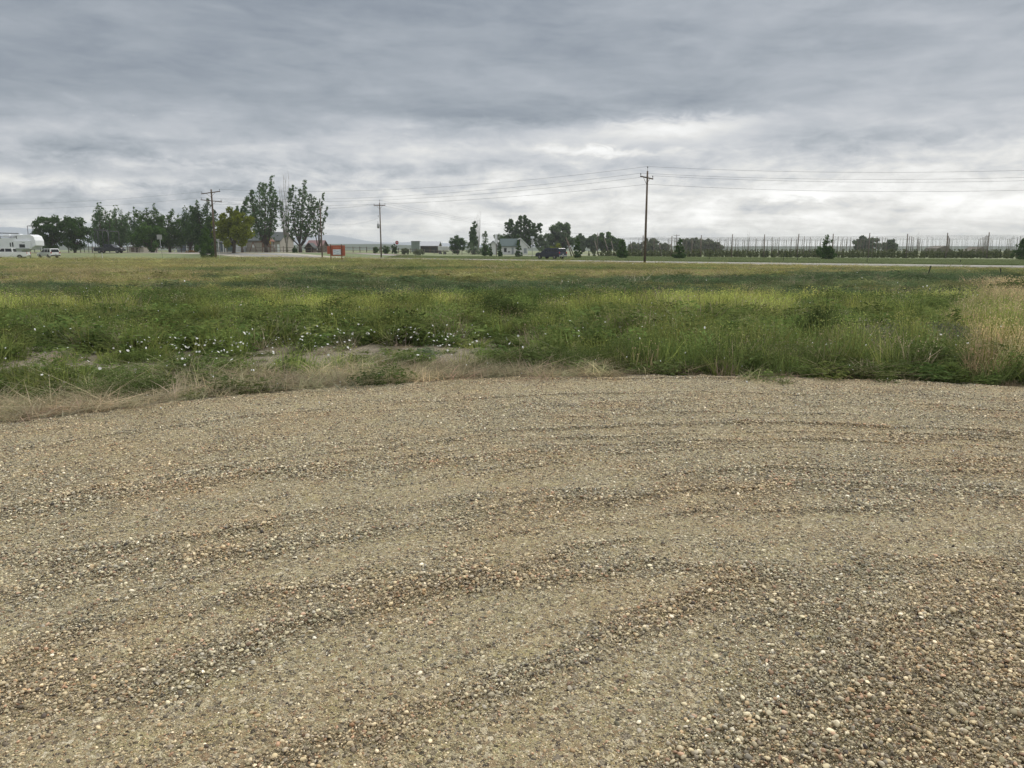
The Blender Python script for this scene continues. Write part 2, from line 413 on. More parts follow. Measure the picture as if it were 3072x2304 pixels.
# ---- distant hills
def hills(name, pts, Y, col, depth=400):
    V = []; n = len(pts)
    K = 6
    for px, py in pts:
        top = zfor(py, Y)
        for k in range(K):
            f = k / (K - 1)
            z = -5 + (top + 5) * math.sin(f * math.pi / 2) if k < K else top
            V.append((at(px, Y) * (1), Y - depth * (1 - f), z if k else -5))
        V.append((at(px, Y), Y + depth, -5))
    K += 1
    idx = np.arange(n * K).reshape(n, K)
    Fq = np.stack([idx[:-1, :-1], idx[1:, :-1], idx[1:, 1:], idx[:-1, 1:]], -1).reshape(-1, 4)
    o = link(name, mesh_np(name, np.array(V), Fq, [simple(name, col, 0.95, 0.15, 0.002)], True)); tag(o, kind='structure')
def ridge(x0, x1, base, peaks, seed, n=90):
    out = []
    for i in range(n):
        x = x0 + (x1 - x0) * i / (n - 1)
        h = sum(a * math.exp(-((x - c) / s) ** 2) for c, s, a in peaks)
        h += 2.5 * (float(fbm(np.float64(x / 60.0), np.float64(seed), seed, 4)) - 0.5)
        out.append((x, base - max(h, 0.5)))
    return out
hills('mountain_range', ridge(-1400, 2300, 743, [(40, 190, 50), (-500, 400, 60), (1000, 110, 29), (820, 160, 24), (1250, 160, 16), (400, 220, 30), (1600, 220, 8)], 3, 160), 2400, (0.22, 0.25, 0.30))  # pale blue-grey has horizon haze mixed into the hill colour
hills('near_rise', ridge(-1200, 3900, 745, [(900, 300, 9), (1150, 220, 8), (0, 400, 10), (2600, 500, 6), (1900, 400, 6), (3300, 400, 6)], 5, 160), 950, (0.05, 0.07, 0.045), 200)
# ================================================================ instancing helper (stuff only)
def gn_scatter(name, pts, scl, rot, tint, idxs, sources, label=None, cat=None):
    """one object whose geometry nodes instance the source meshes on a point cloud"""
    me = mesh_np(name + '_points', pts, np.zeros((0, 3), dtype=np.int32)) if False else bpy.data.meshes.new(name + '_points')
    me.vertices.add(len(pts)); me.vertices.foreach_set('co', np.asarray(pts, dtype=np.float32).ravel())
    for n_, typ, arr in (('scl', 'FLOAT_VECTOR', scl), ('rot', 'FLOAT_VECTOR', rot), ('tint', 'FLOAT_VECTOR', tint)):
        a = me.attributes.new(n_, typ, 'POINT'); a.data.foreach_set('vector', np.asarray(arr, dtype=np.float32).ravel())
    a = me.attributes.new('pick', 'INT', 'POINT'); a.data.foreach_set('value', np.asarray(idxs, dtype=np.int32))
    me.update()
    o = link(name, me)
    c = bpy.data.collections.new(name + '_sources')
    srcs = []
    for i, sme in enumerate(sources):
        so = bpy.data.objects.new('%s_source_%03d' % (name, i), sme); c.objects.link(so); srcs.append(so)
    ng = bpy.data.node_groups.new(name + '_nodes', 'GeometryNodeTree')
    ng.interface.new_socket('Geometry', in_out='INPUT', socket_type='NodeSocketGeometry')
    ng.interface.new_socket('Geometry', in_out='OUTPUT', socket_type='NodeSocketGeometry')
    N = ng.nodes; L = ng.links
    gi = N.new('NodeGroupInput'); go = N.new('NodeGroupOutput')
    iop = N.new('GeometryNodeInstanceOnPoints')
    ci = N.new('GeometryNodeCollectionInfo'); ci.inputs['Collection'].default_value = c
    ci.inputs['Separate Children'].default_value = True; ci.inputs['Reset Children'].default_value = True
    def att(nm, ty):
        n_ = N.new('GeometryNodeInputNamedAttribute'); n_.data_type = ty; n_.inputs['Name'].default_value = nm; return n_.outputs[0]
    L.new(gi.outputs[0], iop.inputs['Points']); L.new(ci.outputs[0], iop.inputs['Instance'])
    iop.inputs['Pick Instance'].default_value = True
    L.new(att('pick', 'INT'), iop.inputs['Instance Index'])
    er = N.new('FunctionNodeEulerToRotation'); L.new(att('rot', 'FLOAT_VECTOR'), er.inputs[0]); L.new(er.outputs[0], iop.inputs['Rotation'])
    L.new(att('scl', 'FLOAT_VECTOR'), iop.inputs['Scale'])
    L.new(iop.outputs[0], go.inputs[0])
    md = o.modifiers.new('scatter', 'NODES'); md.node_group = ng
    tag(o, label, cat, kind='stuff')
    return o

# ================================================================ gravel pad
# ridges of loose coarse stone left by grader and tyres, as ground-space curves
BANDS = [([(0,320),(250,270),(560,230),(760,215),(1150,190),(1500,165),(2212,150)], .16, .8),
 ([(-60,430),(100,425),(280,395),(560,345),(850,298),(1100,280),(1250,262)], .13, 1.0),
 ([(-60,520),(230,450),(430,410),(640,385),(800,375),(960,345),(1100,325),(1250,290),(1500,262),(1900,262),(2260,290)], .14, 1.0),
 ([(-60,690),(200,570),(420,520),(680,470),(900,480),(1100,460),(1400,440),(1700,455),(2000,425),(2260,400)], .10, .85),
 ([(120,750),(330,700),(450,640),(560,590),(700,540),(900,480)], .08, .9),
 ([(560,900),(700,830),(850,770),(950,720),(1100,680),(1230,620),(1400,520),(1700,450)], .12, 1.1),
 ([(1500,880),(1650,780),(1800,690),(2000,600),(2260,500)], .22, .9),
 ([(1750,900),(1950,800),(2100,700),(2260,620)], .20, .8),
 ([(1000,235),(1300,225),(1700,215),(2260,205)], .10, .7),
 ([(1500,320),(1800,305),(2260,320)], .15, .8),
 ([(850,165),(1300,150),(1700,160),(2260,165)], .08, .5),
 ([(850,98),(1200,82),(1600,74),(2260,92)], .07, .5), ([(1300,110),(1700,100),(2260,120)], .07, .5),
 ([(-60,760),(150,690),(400,640),(560,590)], .10, .6)]
SMOOTH = [([(0,350),(300,300),(600,262),(1000,262),(1450,232)], .20, .8),
 ([(100,860),(400,760),(600,680),(800,610),(1000,580),(1250,530),(1450,470)], .16, 1.0),
 ([(400,880),(650,800),(800,730),(1000,650),(1150,590)], .10, .8),
 ([(700,430),(1050,395),(1500,350),(2000,330),(2260,345)], .18, .8), ([(1500,430),(1900,400),(2260,370)], .10, .6),
 ([(1850,500),(2050,460),(2260,430)], .12, .8), ([(300,560),(600,440),(1000,385)], .08, .5),
 ([(0,120),(500,100),(1100,60),(1500,50)], .9, .55)]
def gcurve(pts):
    g_ = [ground_xy(x * 1.3888, 1100 + y * 1.3888) for x, y in pts]
    out = []
    for a, b in zip(g_, g_[1:]):
        for i in range(24): out.append((a[0] + (b[0] - a[0]) * i / 24, a[1] + (b[1] - a[1]) * i / 24))
    return np.array(out + [g_[-1]])
_B = [(gcurve(p), s, a) for p, s, a in BANDS]; _S = [(gcurve(p), s, a) for p, s, a in SMOOTH]
def dist_to(c, X, Y, chunk=200000):
    Xf = X.ravel(); Yf = Y.ravel(); out = np.empty(Xf.shape)
    for i in range(0, len(Xf), chunk):
        d = (Xf[i:i + chunk, None] - c[None, :, 0]) ** 2 + (Yf[i:i + chunk, None] - c[None, :, 1]) ** 2
        out[i:i + chunk] = np.sqrt(d.min(1))
    return out.reshape(X.shape)
_rk = np.random.default_rng(77); RUTS = [(q + _rk.uniform(-.1, .1), _rk.uniform(.020, .045), _rk.uniform(.4, 1.0), _rk.integers(1000)) for q in np.arange(1.6, 10.3, .24)]
def thin_ruts(r, th, X, Y):
    s = np.zeros(X.shape)
    for rk, wk, ak, sk in RUTS:
        rr_ = rk + .35 * (fbm(th * 1.3, th * 0 + sk * .37, 31, 3) - .5)
        am = sm((fbm(th * 2.2, th * 0 + sk * .73, 33, 3) - .42) / .2)
        s = s + ak * am * np.exp(-((r - rr_) / wk) ** 2)
    return s * (.55 + .45 * sm((X + 1.5) / 2.5))
def coarse(X, Y):
    wx = X + 0.30 * (fbm(X * 1.5, Y * 1.5, 41, 3) - .5); wy = Y + 0.30 * (fbm(X * 1.5, Y * 1.5, 47, 3) - .5)
    s = np.zeros(X.shape)
    brk = -0.25 + 2.5 * fbm(X * 1.3, Y * 1.3, 51, 3)
    for c, wd, a in _B:
        s = s + 0.42 * a * brk * np.exp(-(dist_to(c, wx, wy) / (.95 * wd)) ** 2)
    for c, wd, a in _S:
        s = s - a * 0.30 * np.exp(-(dist_to(c, wx, wy) / (.95 * wd)) ** 2)
    r = np.hypot(wx - CX, wy - CY); th = np.arctan2(wx - CX, wy - CY)
    s = s + .60 * thin_ruts(r, th, X, Y)
    s = s + 0.30 * (fbm(r * 2.2, np.arctan2(wx - CX, wy - CY) * 1.2, 55, 3) - .5) * 2
    s = s + 0.55 * sm((X - 0.4) / 1.2) * sm((4.6 - Y) / 1.5)
    s = s + 0.34 + 0.55 * (fbm(X * 3.1, Y * 3.1, 57, 3) - .5)
    return np.clip(s, 0, 1.3)
def padz(X, Y, C=None):
    r = np.hypot(X - CX, Y - CY); th = np.arctan2(X - CX, Y - CY)
    C = coarse(X, Y) if C is None else C
    z = 0.016 * C + 0.012 * (fbm(X * 0.9, Y * 0.9, 61, 3) - .5) + 0.012 * (fbm(r * 1.6, th * 1.5, 62, 3) - .5)
    z = z + 0.004 * (fbm(X * 22, Y * 22, 63, 3) - .5)
    e = pad_edge(th)
    return z * sm((e + .1 - r) / .25) - 0.12 * sm((r - e + 0.12) / 0.3)

nr, nt = 620, 1300
rr = np.concatenate([np.linspace(0.02, 2.0, 14), np.linspace(2.03, 1.0, 1)[:0], np.linspace(2.05, 10.98, nr)])
# angle: dense in the forward sector
tt = np.concatenate([np.linspace(-math.pi, -1.35, 60)[:-1], np.linspace(-1.35, 1.0, nt), np.linspace(1.0, math.pi, 70)[1:]])
TH, RR = np.meshgrid(tt, rr)
PX = CX + RR * np.sin(TH); PY = CY + RR * np.cos(TH)
PC = coarse(PX, PY); PZ = padz(PX, PY, PC)
V = np.stack([PX, PY, PZ], -1).reshape(-1, 3)
idx = np.arange(PX.size).reshape(PX.shape)
Fq = np.stack([idx[:-1, :-1], idx[1:, :-1], idx[1:, 1:], idx[:-1, 1:]], -1).reshape(-1, 4)
m, t, bs, out = newmat('fine_gravel')
pos = t.n('ShaderNodeNewGeometry').outputs['Position']
ca = t.n('ShaderNodeAttribute', attribute_name='coarse').outputs['Fac']
STONES = [(0.0, (0.085, 0.072, 0.052)), (0.12, (0.06, 0.052, 0.045)), (0.20, (0.17, 0.145, 0.10)), (0.34, (0.36, 0.31, 0.19)), (0.50, (0.27, 0.23, 0.15)), (0.60, (0.27, 0.20, 0.125)), (0.68, (0.22, 0.20, 0.165)), (0.80, (0.42, 0.38, 0.27)), (0.93, (0.48, 0.44, 0.33)), (1.0, (0.60, 0.56, 0.46))]
def cells(scale):
    vo = t.n('ShaderNodeTexVoronoi', ins={'Vector': pos, 'Scale': scale, 'Randomness': 1.0})
    sr = t.n('ShaderNodeSeparateColor', ins={0: vo.outputs['Color']})
    return vo.outputs['Distance'], sr.outputs[0], sr.outputs[1]
d1, c1, e1 = cells(72.0); d2, c2, e2 = cells(165.0); d3, c3, e3 = cells(40.0)
col1 = t.ramp(c1, STONES); col2 = t.ramp(c2, STONES); col3 = t.ramp(c3, [(p, c) for p, c in STONES if p >= .2])
sand = t.n('ShaderNodeTexNoise', ins={'Vector': pos, 'Scale': 260.0, 'Detail': 5.0, 'Roughness': 0.7}).outputs['Fac']
patch = t.n('ShaderNodeTexNoise', ins={'Vector': pos, 'Scale': 2.6, 'Detail': 5.0, 'Roughness': 0.6}).outputs['Fac']
patch2 = t.n('ShaderNodeTexNoise', ins={'Vector': pos, 'Scale': 5.5, 'Detail': 5.0, 'Roughness': 0.6, 'Distortion': 0.5}).outputs['Fac']
sandc = t.ramp(sand, [(0.3, (0.12, 0.102, 0.058)), (0.5, (0.32, 0.285, 0.172)), (0.72, (0.52, 0.47, 0.31))])
fine = t.mix(t.m('MULTIPLY', t.m('GREATER_THAN', e2, 0.45), 0.75), sandc, col2)
base = t.mix(t.m('GREATER_THAN', t.m('ADD', e1, t.m('MULTIPLY', ca, 0.6)), 0.52), fine, col1)
base = t.mix(t.m('GREATER_THAN', t.m('ADD', e3, t.m('MULTIPLY', ca, 0.40)), 0.88), base, col3)
# iron-brown and olive patches of fines
base = t.mix(t.ramp(patch, [(0.45, 0.0), (0.75, 0.35)]), base, t.mix(1.0, base, (1.10, 0.90, 0.74), 'MULTIPLY'))
base = t.mix(t.ramp(patch2, [(0.50, 0.0), (0.66, 0.6)]), base, t.mix(1.0, base, (0.99, 1.02, 0.82), 'MULTIPLY'))
base = t.mix(1.0, base, (1.22, 1.18, 1.08), 'MULTIPLY')
t.l(base, bs.inputs['Base Color'])
bs.inputs['Roughness'].default_value = 0.8; bs.inputs['Specular IOR Level'].default_value = 0.3
def dome(d, k): return t.m('SUBTRACT', 1.0, t.m('MULTIPLY', d, k), clamp=True)
h = t.m('ADD', t.m('MULTIPLY', dome(d1, 1.2), t.m('ADD', 0.25, t.m('MULTIPLY', ca, 0.8))), t.m('MULTIPLY', dome(d2, 1.2), 0.35))
h = t.m('ADD', h, t.m('MULTIPLY', dome(d3, 1.2), t.m('MULTIPLY', ca, 1.1)))
h = t.m('ADD', h, t.m('MULTIPLY', sand, 0.25))
bmp = t.n('ShaderNodeBump', ins={'Height': h, 'Strength': 1.0, 'Distance': 0.02}); t.l(bmp.outputs[0], bs.inputs['Normal'])
pad = link('gravel_drive', mesh_np('gravel_drive', V, Fq, [m], True, {'coarse': ('POINT', 'FLOAT', PC.ravel())}))
tag(pad, kind='structure')

# ---- loose stones
pm, t, bs, out = newmat('pebble_stone')
ti = t.n('ShaderNodeAttribute', attribute_name='tint', attribute_type='INSTANCER').outputs['Vector']
oi = t.n('ShaderNodeTexCoord').outputs['Object']
nz = t.n('ShaderNodeTexNoise', ins={'Vector': oi, 'Scale': 2.2, 'Detail': 6.0, 'Roughness': 0.65}).outputs['Fac']
t.l(t.mix(1.0, ti, t.ramp(nz, [(0.3, 0.72), (0.7, 1.22)]), 'MULTIPLY'), bs.inputs['Base Color'])
bs.inputs['Roughness'].default_value = 0.7; bs.inputs['Specular IOR Level'].default_value = 0.35
def pebble(seed, sub=2):
    bm = bmesh.new(); bmesh.ops.create_icosphere(bm, subdivisions=sub, radius=0.5)
    r_ = random.Random(seed)
    dirs = [(Vector((r_.gauss(0, 1), r_.gauss(0, 1), r_.gauss(0, 1))).normalized(), r_.uniform(0.30, 0.46)) for _ in range(7)]
    ax = (1.0, r_.uniform(.62, .92), r_.uniform(.42, .68))
    for v in bm.verts:
        for d, k in dirs:          # flatten by cutting planes, then it stays rounded by smooth shading
            e_ = v.co.dot(d) - k
            if e_ > 0: v.co -= d * e_ * 0.75
        v.co = Vector((v.co.x * ax[0], v.co.y * ax[1], v.co.z * ax[2]))
    for f in bm.faces: f.smooth = True
    me = bpy.data.meshes.new('pebble'); bm.to_mesh(me); bm.free(); me.materials.append(pm); return me
PEB = [pebble(100 + i) for i in range(7)] + [pebble(200 + i, 1) for i in range(5)]
PAL = np.array([1.42, 1.37, 1.20]) * np.array([(0.30,.27,.20),(0.26,.24,.19),(0.34,.31,.23),(0.23,.205,.16),(0.27,.21,.14),(0.15,.135,.115),(0.19,.125,.085),(0.42,.39,.31),(0.06,.053,.05),(0.25,.238,.215),(0.30,.21,.16),(0.52,.49,.42),(0.19,.185,.14),(0.12,.108,.092),(0.62,.60,.55)])
PW = np.array([16,14,14,11,8,8,3.0,9,2.5,9,4,3,8,4,0.6]); PW = PW / PW.sum()
def place_stones():
    P, S, Rr, T, I = [], [], [], [], []
    # (ymin, ymax, density, size range, far)
    for y0, y1, dens, smin, smax, pw_, lod in [(1.7, 3.4, 22000, .0045, .030, 1.9, 0), (3.4, 5.2, 14000, .006, .031, 1.8, 0), (5.2, 7.4, 9500, .009, .032, 1.6, 1), (7.4, 10.6, 6500, .011, .032, 1.5, 1)]:
        wd = 0.78 * y1 + .5; n = int(dens * (y1 - y0) * 2 * wd)
        x = rng.uniform(-wd, wd, n); y = rng.uniform(y0, y1, n)
        k = np.abs(x) < 0.74 * y + .45; x = x[k]; y = y[k]
        r = np.hypot(x - CX, y - CY); th = np.arctan2(x - CX, y - CY)
        k = r < pad_edge(th) - .03 + .35 * rng.random(len(x)) ** 3; x = x[k]; y = y[k]
        C = coarse(x, y)
        u = rng.random(len(x))
        # Pareto-ish sizes: many small ones
        s = smin * 1.1 * (1 - u * (1 - (smin / smax) ** pw_)) ** (-1 / pw_)
        keep = rng.random(len(x)) < np.clip(0.72 + 0.35 * C, 0.6, 1) * np.where(s > 0.014, np.clip(C * 1.0 + .10, 0.16, 1), 1.0)
        # lag of scattered bigger stones
        x, y, C, s = x[keep], y[keep], C[keep], s[keep]
        s = s * (0.70 + 0.24 * np.clip(C, 0, 1))
        n = len(x)
        z = padz(x, y, C) + s * rng.uniform(0.02, 0.22, n) + np.clip(C - .35, 0, .8) * rng.uniform(0, .022, n)
        P.append(np.stack([x, y, z], -1)); S.append(s[:, None] * rng.uniform(.85, 1.15, (n, 3)))
        Rr.append(np.stack([rng.normal(0, .35, n), rng.normal(0, .35, n), rng.uniform(0, 6.28, n)], -1))
        pal = PAL[rng.choice(len(PAL), n, p=PW)] * rng.uniform(.5, 1.55, (n, 1))
        pt = fbm(x * 1.8, y * 1.8, 71, 3)[:, None]; pal = pal * (1 + sm((pt - .4) / .3) * np.array([[.05, -.03, -.10]]))
        # local mineral patches
        T.append(pal); I.append(rng.integers(0, 7, n) if not lod else rng.integers(7, 12, n))
    P, S, Rr, T, I = map(np.concatenate, (P, S, Rr, T, I))
    print('STONES', len(P))
    gn_scatter('gravel', P, S, Rr, T, I, PEB)
place_stones()
# ================================================================ vegetation of the field
def blades(n, spread, h0, h1, wid, lean, curve=0.4, seg=3, seed=0, flare=1.0):
    """tuft of n tapering blades"""
    r = np.random.default_rng(seed)
    V = []; Fq = []; va = []
    for i in range(n):
        a = r.uniform(0, 6.283); rad = spread * math.sqrt(r.random())
        bx, by = rad * math.cos(a), rad * math.sin(a)
        h = r.uniform(h0, h1); la = r.uniform(0, 6.283); ln = abs(r.normal(0, lean)) * h
        if flare: la = a + r.normal(0, 1.0)
        pa = r.uniform(0, 6.283); ux, uy = math.cos(pa), math.sin(pa)
        v = r.random(); base = len(V)
        for k in range(seg + 1):
            f = k / seg
            off = ln * (f * (1 - curve) + curve * f * f * 1.5)
            zz = h * (f - 0.18 * curve * f * f * (ln / h) * 2)
            w_ = wid * (1 - f) ** 0.7 * 0.5 + wid * 0.06
            cx, cy = bx + math.cos(la) * off, by + math.sin(la) * off
            V.append((cx - ux * w_, cy - uy * w_, zz)); V.append((cx + ux * w_, cy + uy * w_, zz)); va += [v, v]
        for k in range(seg):
            Fq.append((base + 2 * k, base + 2 * k + 1, base + 2 * k + 3, base + 2 * k + 2))
    return V, Fq, va
def heads(V, Fq, va, n, spread, h0, h1, size, seed, up=1.0, val=(0.7, 1.0)):
    """small leaf / seed-head quads through a volume"""
    r = np.random.default_rng(seed)
    for i in range(n):
        a = r.uniform(0, 6.283); rad = spread * math.sqrt(r.random())
        z = r.uniform(h0, h1); rad *= 1.0 - 0.4 * abs(z - (h0 + h1) / 2) / max(h1 - h0, 1e-3)
        c = np.array([rad * math.cos(a), rad * math.sin(a), z])
        d = r.normal(0, 1, 3); d[2] = d[2] * up; d /= np.linalg.norm(d)
        e = np.cross(d, r.normal(0, 1, 3)); e /= np.linalg.norm(e)
        L = size * r.uniform(.6, 1.4); W = L * 0.38; b = len(V); v = r.uniform(*val)
        for p in (c - d * L, c + e * W, c + d * L, c - e * W): V.append(tuple(p)); va.append(v)
        Fq.append((b, b + 1, b + 2, b + 3))
def tuftmesh(name, mat, V, Fq, va):
    return mesh_np(name, V, Fq, [mat], False, {'var': ('POINT', 'FLOAT', va)})
gm = leafmat('grass_blade', (0.55, 0.60, 0.5), (1.25, 1.2, 1.15), 0.42, True)
SRC = []
for s in range(3):     # 0-2 tall fine grass with pale heads
    V, Fq, va = blades(52, .17, .3, 1.0, .012, .20, seed=s)
    heads(V, Fq, va, 26, .24, .62, 1.02, .019, 40 + s, 4.0, (.7, 1.0)); SRC.append(tuftmesh('tall_grass', gm, V, Fq, va))
for s in range(3):     # 3-5 broad leafy weed
    V, Fq, va = blades(20, .13, .3, 1.05, .014, .3, seed=10 + s)
    heads(V, Fq, va, 90, .24, .05, .95, .060, 50 + s, 1.2, (0.0, 1.0)); SRC.append(tuftmesh('leafy_weed', gm, V, Fq, va))
for s in range(3):     # 6-8 feathery upright weed
    V, Fq, va = blades(40, .17, .5, 1.0, .008, .16, seed=20 + s)
    heads(V, Fq, va, 170, .20, .08, 1.0, .028, 60 + s, 3.5, (.1, 1.0)); SRC.append(tuftmesh('feathery_weed', gm, V, Fq, va))
for s in range(3):     # 9-11 dry tangled straw
    V, Fq, va = blades(30, .2, .2, 1.0, .013, .65, .7, 4, seed=30 + s, flare=0)
    SRC.append(tuftmesh('dry_straw', gm, V, Fq, va))

def near_line(X, Y):       # distance outward from the gravel edge
    r = np.hypot(X - CX, Y - CY); th = np.arctan2(X - CX, Y - CY)
    return r - pad_edge(th)
# explicit soil patches (photo px -> ground)
BARE = [ground_xy(x, y, -0.1) + (sx * .95, sy * .95) for x, y, sx, sy in [(1120,1078,1.5,.6),(1010,1095,.9,.5),(1330,1068,.9,.45),(1460,1040,.6,.45),(1240,1092,1.0,.4),(760,1085,.8,.4),(480,1110,.9,.35),(640,1118,.8,.3),(1590,990,.8,.35),(1180,1060,.6,.35),(330,1130,.8,.3),(900,1085,.7,.4),(2450,1060,.5,.3),(80,1125,1.0,.4),(1500,1075,.7,.35)]]
def bare(X, Y):
    wx = X + 0.7 * (fbm(X * 1.4, Y * 1.4, 81, 3) - .5); wy = Y + 0.7 * (fbm(X * 1.4, Y * 1.4, 82, 3) - .5)
    s = np.zeros(X.shape)
    for bx, by, sx, sy in BARE: s = np.maximum(s, np.exp(-((wx - bx) / sx) ** 2 - ((wy - by) / (1.3 * sy)) ** 2))
    return s
GREEN = np.array([.150, .200, .070]); YG = np.array([.42, .46, .145]); OLV = np.array([.44, .40, .18]); BLU = np.array([.13, .18, .095])
STRAW = np.array([.50, .44, .32]); GOLD = np.array([.50, .425, .26]); BRN = np.array([.32, .26, .19]); GRY = np.array([.19, .21, .16])
def highway_side(X, Y):    # > 0 on the camera's side of the highway shoulder
    d = np.full(X.shape, 1e9)
    H = np.array(HW, dtype=float)
    yl = np.interp(X, H[::-1, 0], H[::-1, 1])
    return (yl - Y) * 0.70 - 7.0
def scatter_field():
    P, S, Rr, T, I = [], [], [], [], []
    def add(x, y, h, wd, tint, kind, leanx=0.12):
        n = len(x)
        if n == 0: return
        z = fieldz(x, y) - 0.01
        nl = near_line(x, y)
        P.append(np.stack([x, y, z], -1)); S.append(np.stack([wd, wd, h], -1))
        Rr.append(np.stack([rng.normal(0, .08, n), rng.normal(leanx, .07, n), rng.uniform(0, 6.283, n)], -1))
        T.append(tint); I.append(kind * 3 + rng.integers(0, 3, n))
    for y0, y1, dens, wmul, zone in [(6.3, 12.5, 72, 1.0, 0), (12.5, 19, 38, 1.25, 0), (19, 30, 20, 1.6, 1), (30, 50, 9.5, 2.5, 1), (50, 90, 3.6, 4.0, 2), (90, 175, 1.15, 7.0, 3)]:
        n = int(dens * (y1 - y0) * (y0 + y1) * 0.74)
        y = np.sqrt(rng.random(n) * (y1 ** 2 - y0 ** 2) + y0 ** 2); x = rng.uniform(-.78, .78, n) * (y + 1.5)
        nl = near_line(x, y); k = ((nl > -.10 + .25 * fbm(x * 2, y * 2, 98, 3)) | ((nl > -.5) & (rng.random(n) < .05))) & (highway_side(x, y) > 0)
        k &= ~((y > 122) & (x < -52))
        x, y, nl = x[k], y[k], nl[k]; n = len(x)
        b = bare(x, y) if zone == 0 else np.zeros(n)
        nA = fbm(x * .35, y * .35, 91, 4); nB = fbm(x * .9, y * .9, 92, 4); nC = fbm(x * .10, y * .17, 93, 4); nD = fbm(x * .055, y * .12, 94, 4); nE = fbm(x * 2.1, y * 2.1, 96, 3)
        ty = np.zeros(n, int); h = np.zeros(n); col = np.zeros((n, 3))
        pr = rng.random(n); jit = rng.uniform(.60, 1.34, (n, 1)) * (.45 + 1.1 * fbm(x * (1.1 if zone < 2 else .35), y * (1.1 if zone < 2 else .35), 97, 4)[:, None])
        px = 1536 + F * x / y           # photo bearing, used only for the right-hand dry patch
        yw = y + 3.0 * (nA - .5) + 1.2 * (nB - .5)
        # --- margin with dead straw
        edge = nl < (.42 + .75 * sm((2.5 - x) / 3) + .9 * (nB - .5) * 2)
        left = sm((2.0 - x) / 2.0)
        mid_g = (~edge)
        # base types
        leafy = (nB > .47)
        ty[:] = np.where(leafy, 1, 2); h[:] = .05 + .20 * nB + .16 * nE; col[:] = GREEN * (0.85 + .5 * nA[:, None])
        # zone by depth
        z1 = mid_g & (yw >= 12.2) & (yw < 18.3)          # low leafy weeds with flowers
        ty[z1] = 1; h[z1] = .10 + .48 * nE[z1] * (.6 + .8 * nB[z1]); col[z1] = GREEN * (.9 + .5 * nB[z1][:, None])
        z2 = (yw >= 18.3) & (yw < 23.5)                     # tall yellow-green grass, leafy feet
        ty[z2] = np.where(pr[z2] < .30, 1, 0); h[z2] = np.where(pr[z2] < .30, .26, (.32 + .26 * nB[z2])) * (.85 + .3 * nA[z2])
        dk = z2 & ((nA < .43))
        col[z2] = np.where((pr[z2] < .30)[:, None], GREEN, YG * (.62 + .75 * nA[z2][:, None]))
        ty[dk] = 2; col[dk] = GREEN * 1.05; h[dk] = .45
        z3 = (yw >= 23.5) & (yw < 44)
        ty[z3] = np.where(nA[z3] > .5, 2, 1); h[z3] = .22 + .30 * nB[z3]
        mixf = sm((nC[z3] - .42) / .16)[:, None]
        col[z3] = BLU * (1 - mixf) + (GREEN * .5 + OLV * .55) * mixf
        z4 = (yw >= 44) & (yw < 62)
        ty[z4] = np.where(pr[z4] < .5, 2, 0); h[z4] = .20 + .14 * nB[z4]
        mixf = sm((nD[z4] - .40) / .2)[:, None]
        col[z4] = (BLU * .6 + GREEN * .5) * (1 - mixf) + (OLV * .75 + YG * .1) * mixf
        z5 = yw >= 62
        ty[z5] = 0; h[z5] = .12 + .09 * nB[z5]
        mixf = sm((nD[z5] - .36) / .24)[:, None]; bl = sm((nC[z5] - .55) / .15)[:, None]
        col[z5] = (GREEN * .75 + OLV * .35) * (1 - mixf) + (OLV * .98) * mixf
        col[z5] = col[z5] * (1 - bl * .5) + GOLD * .72 * bl * .5
        # grey-lilac flowering mass at the right front
        gl = mid_g & (px > 2600) & (yw > 10.2) & (yw < 12.8) & (nB > .5); ty[gl] = 2; h[gl] = .4; col[gl] = GRY
        gr = mid_g & (px > 1850) & (yw < 12.2); ty[gr] = np.where(pr[gr] < .45, 0, 2); h[gr] = .34 + .16 * nB[gr]; col[gr] = GREEN * (.85 + .45 * nA[gr][:, None])
        # right-hand dry patch
        dr = (x > (.615 * y + np.minimum(5, y * .10) * (nA - .5))) & (y > 9.5) & (yw < 34) & (pr < .93)
        ty[dr] = 0; h[dr] = .38 + .2 * nB[dr]; col[dr] = GOLD * (.85 + .5 * nB[dr][:, None])
        dr2 = (nC > .60) & (yw > 26) & (yw < 60) & (pr < .6); ty[dr2] = 0; col[dr2] = GOLD * .62 + OLV * .3; h[dr2] = .36
        st_ = (zone == 0) & ~edge & (pr > .60) & (pr < .78); ty[st_] = 0; h[st_] = h[st_] * 1.25 + .06; col[st_] = GREEN * .5 + YG * .45
        # scattered tan stalks everywhere
        tn = (pr > .92) & ~edge; ty[tn] = 0; col[tn] = STRAW * .75; h[tn] *= 1.1
        # margin
        hwd = highway_side(x, y); ns_ = (zone >= 2) & (hwd < 22); h[ns_] *= .38
        es = edge & (pr < .25 + .6 * left); ty[es] = 3; h[es] = .13 + .20 * nB[es]; col[es] = STRAW * (.75 + .8 * nB[es][:, None])
        es2 = edge & ~es; h[es2] *= .8; br = es2 & (nB < .45); ty[br] = 3; col[br] = BRN; h[br] = .10
        keep = (b < .20 + .18 * rng.random(n)); sp = (~keep) & (rng.random(n) < .38); q_ = rng.random(n) < .5; ty[sp] = np.where(q_[sp], 3, 1); h[sp] = .07; col[sp] = np.where(q_[sp][:, None], STRAW * .7, GREEN); keep |= sp
        # thinner and shorter toward bare soil
        soft = (b > .08) & keep & ~sp; h[soft] *= .55
        thin = (zone == 0) & (((yw < 13.4) & (px < 1900) & (nE < .55)) | ((yw < 18.3) & (nE < .36))) & ~edge & (rng.random(n) < .93); keep &= ~thin
        x, y, h, ty, col, jit2 = x[keep], y[keep], h[keep], ty[keep], col[keep], jit[keep]
        n = len(x); h = h * rng.uniform(.6, 1.3, n)
        wd = wmul * rng.uniform(.75, 1.2, n) * (0.75 + .6 * h)
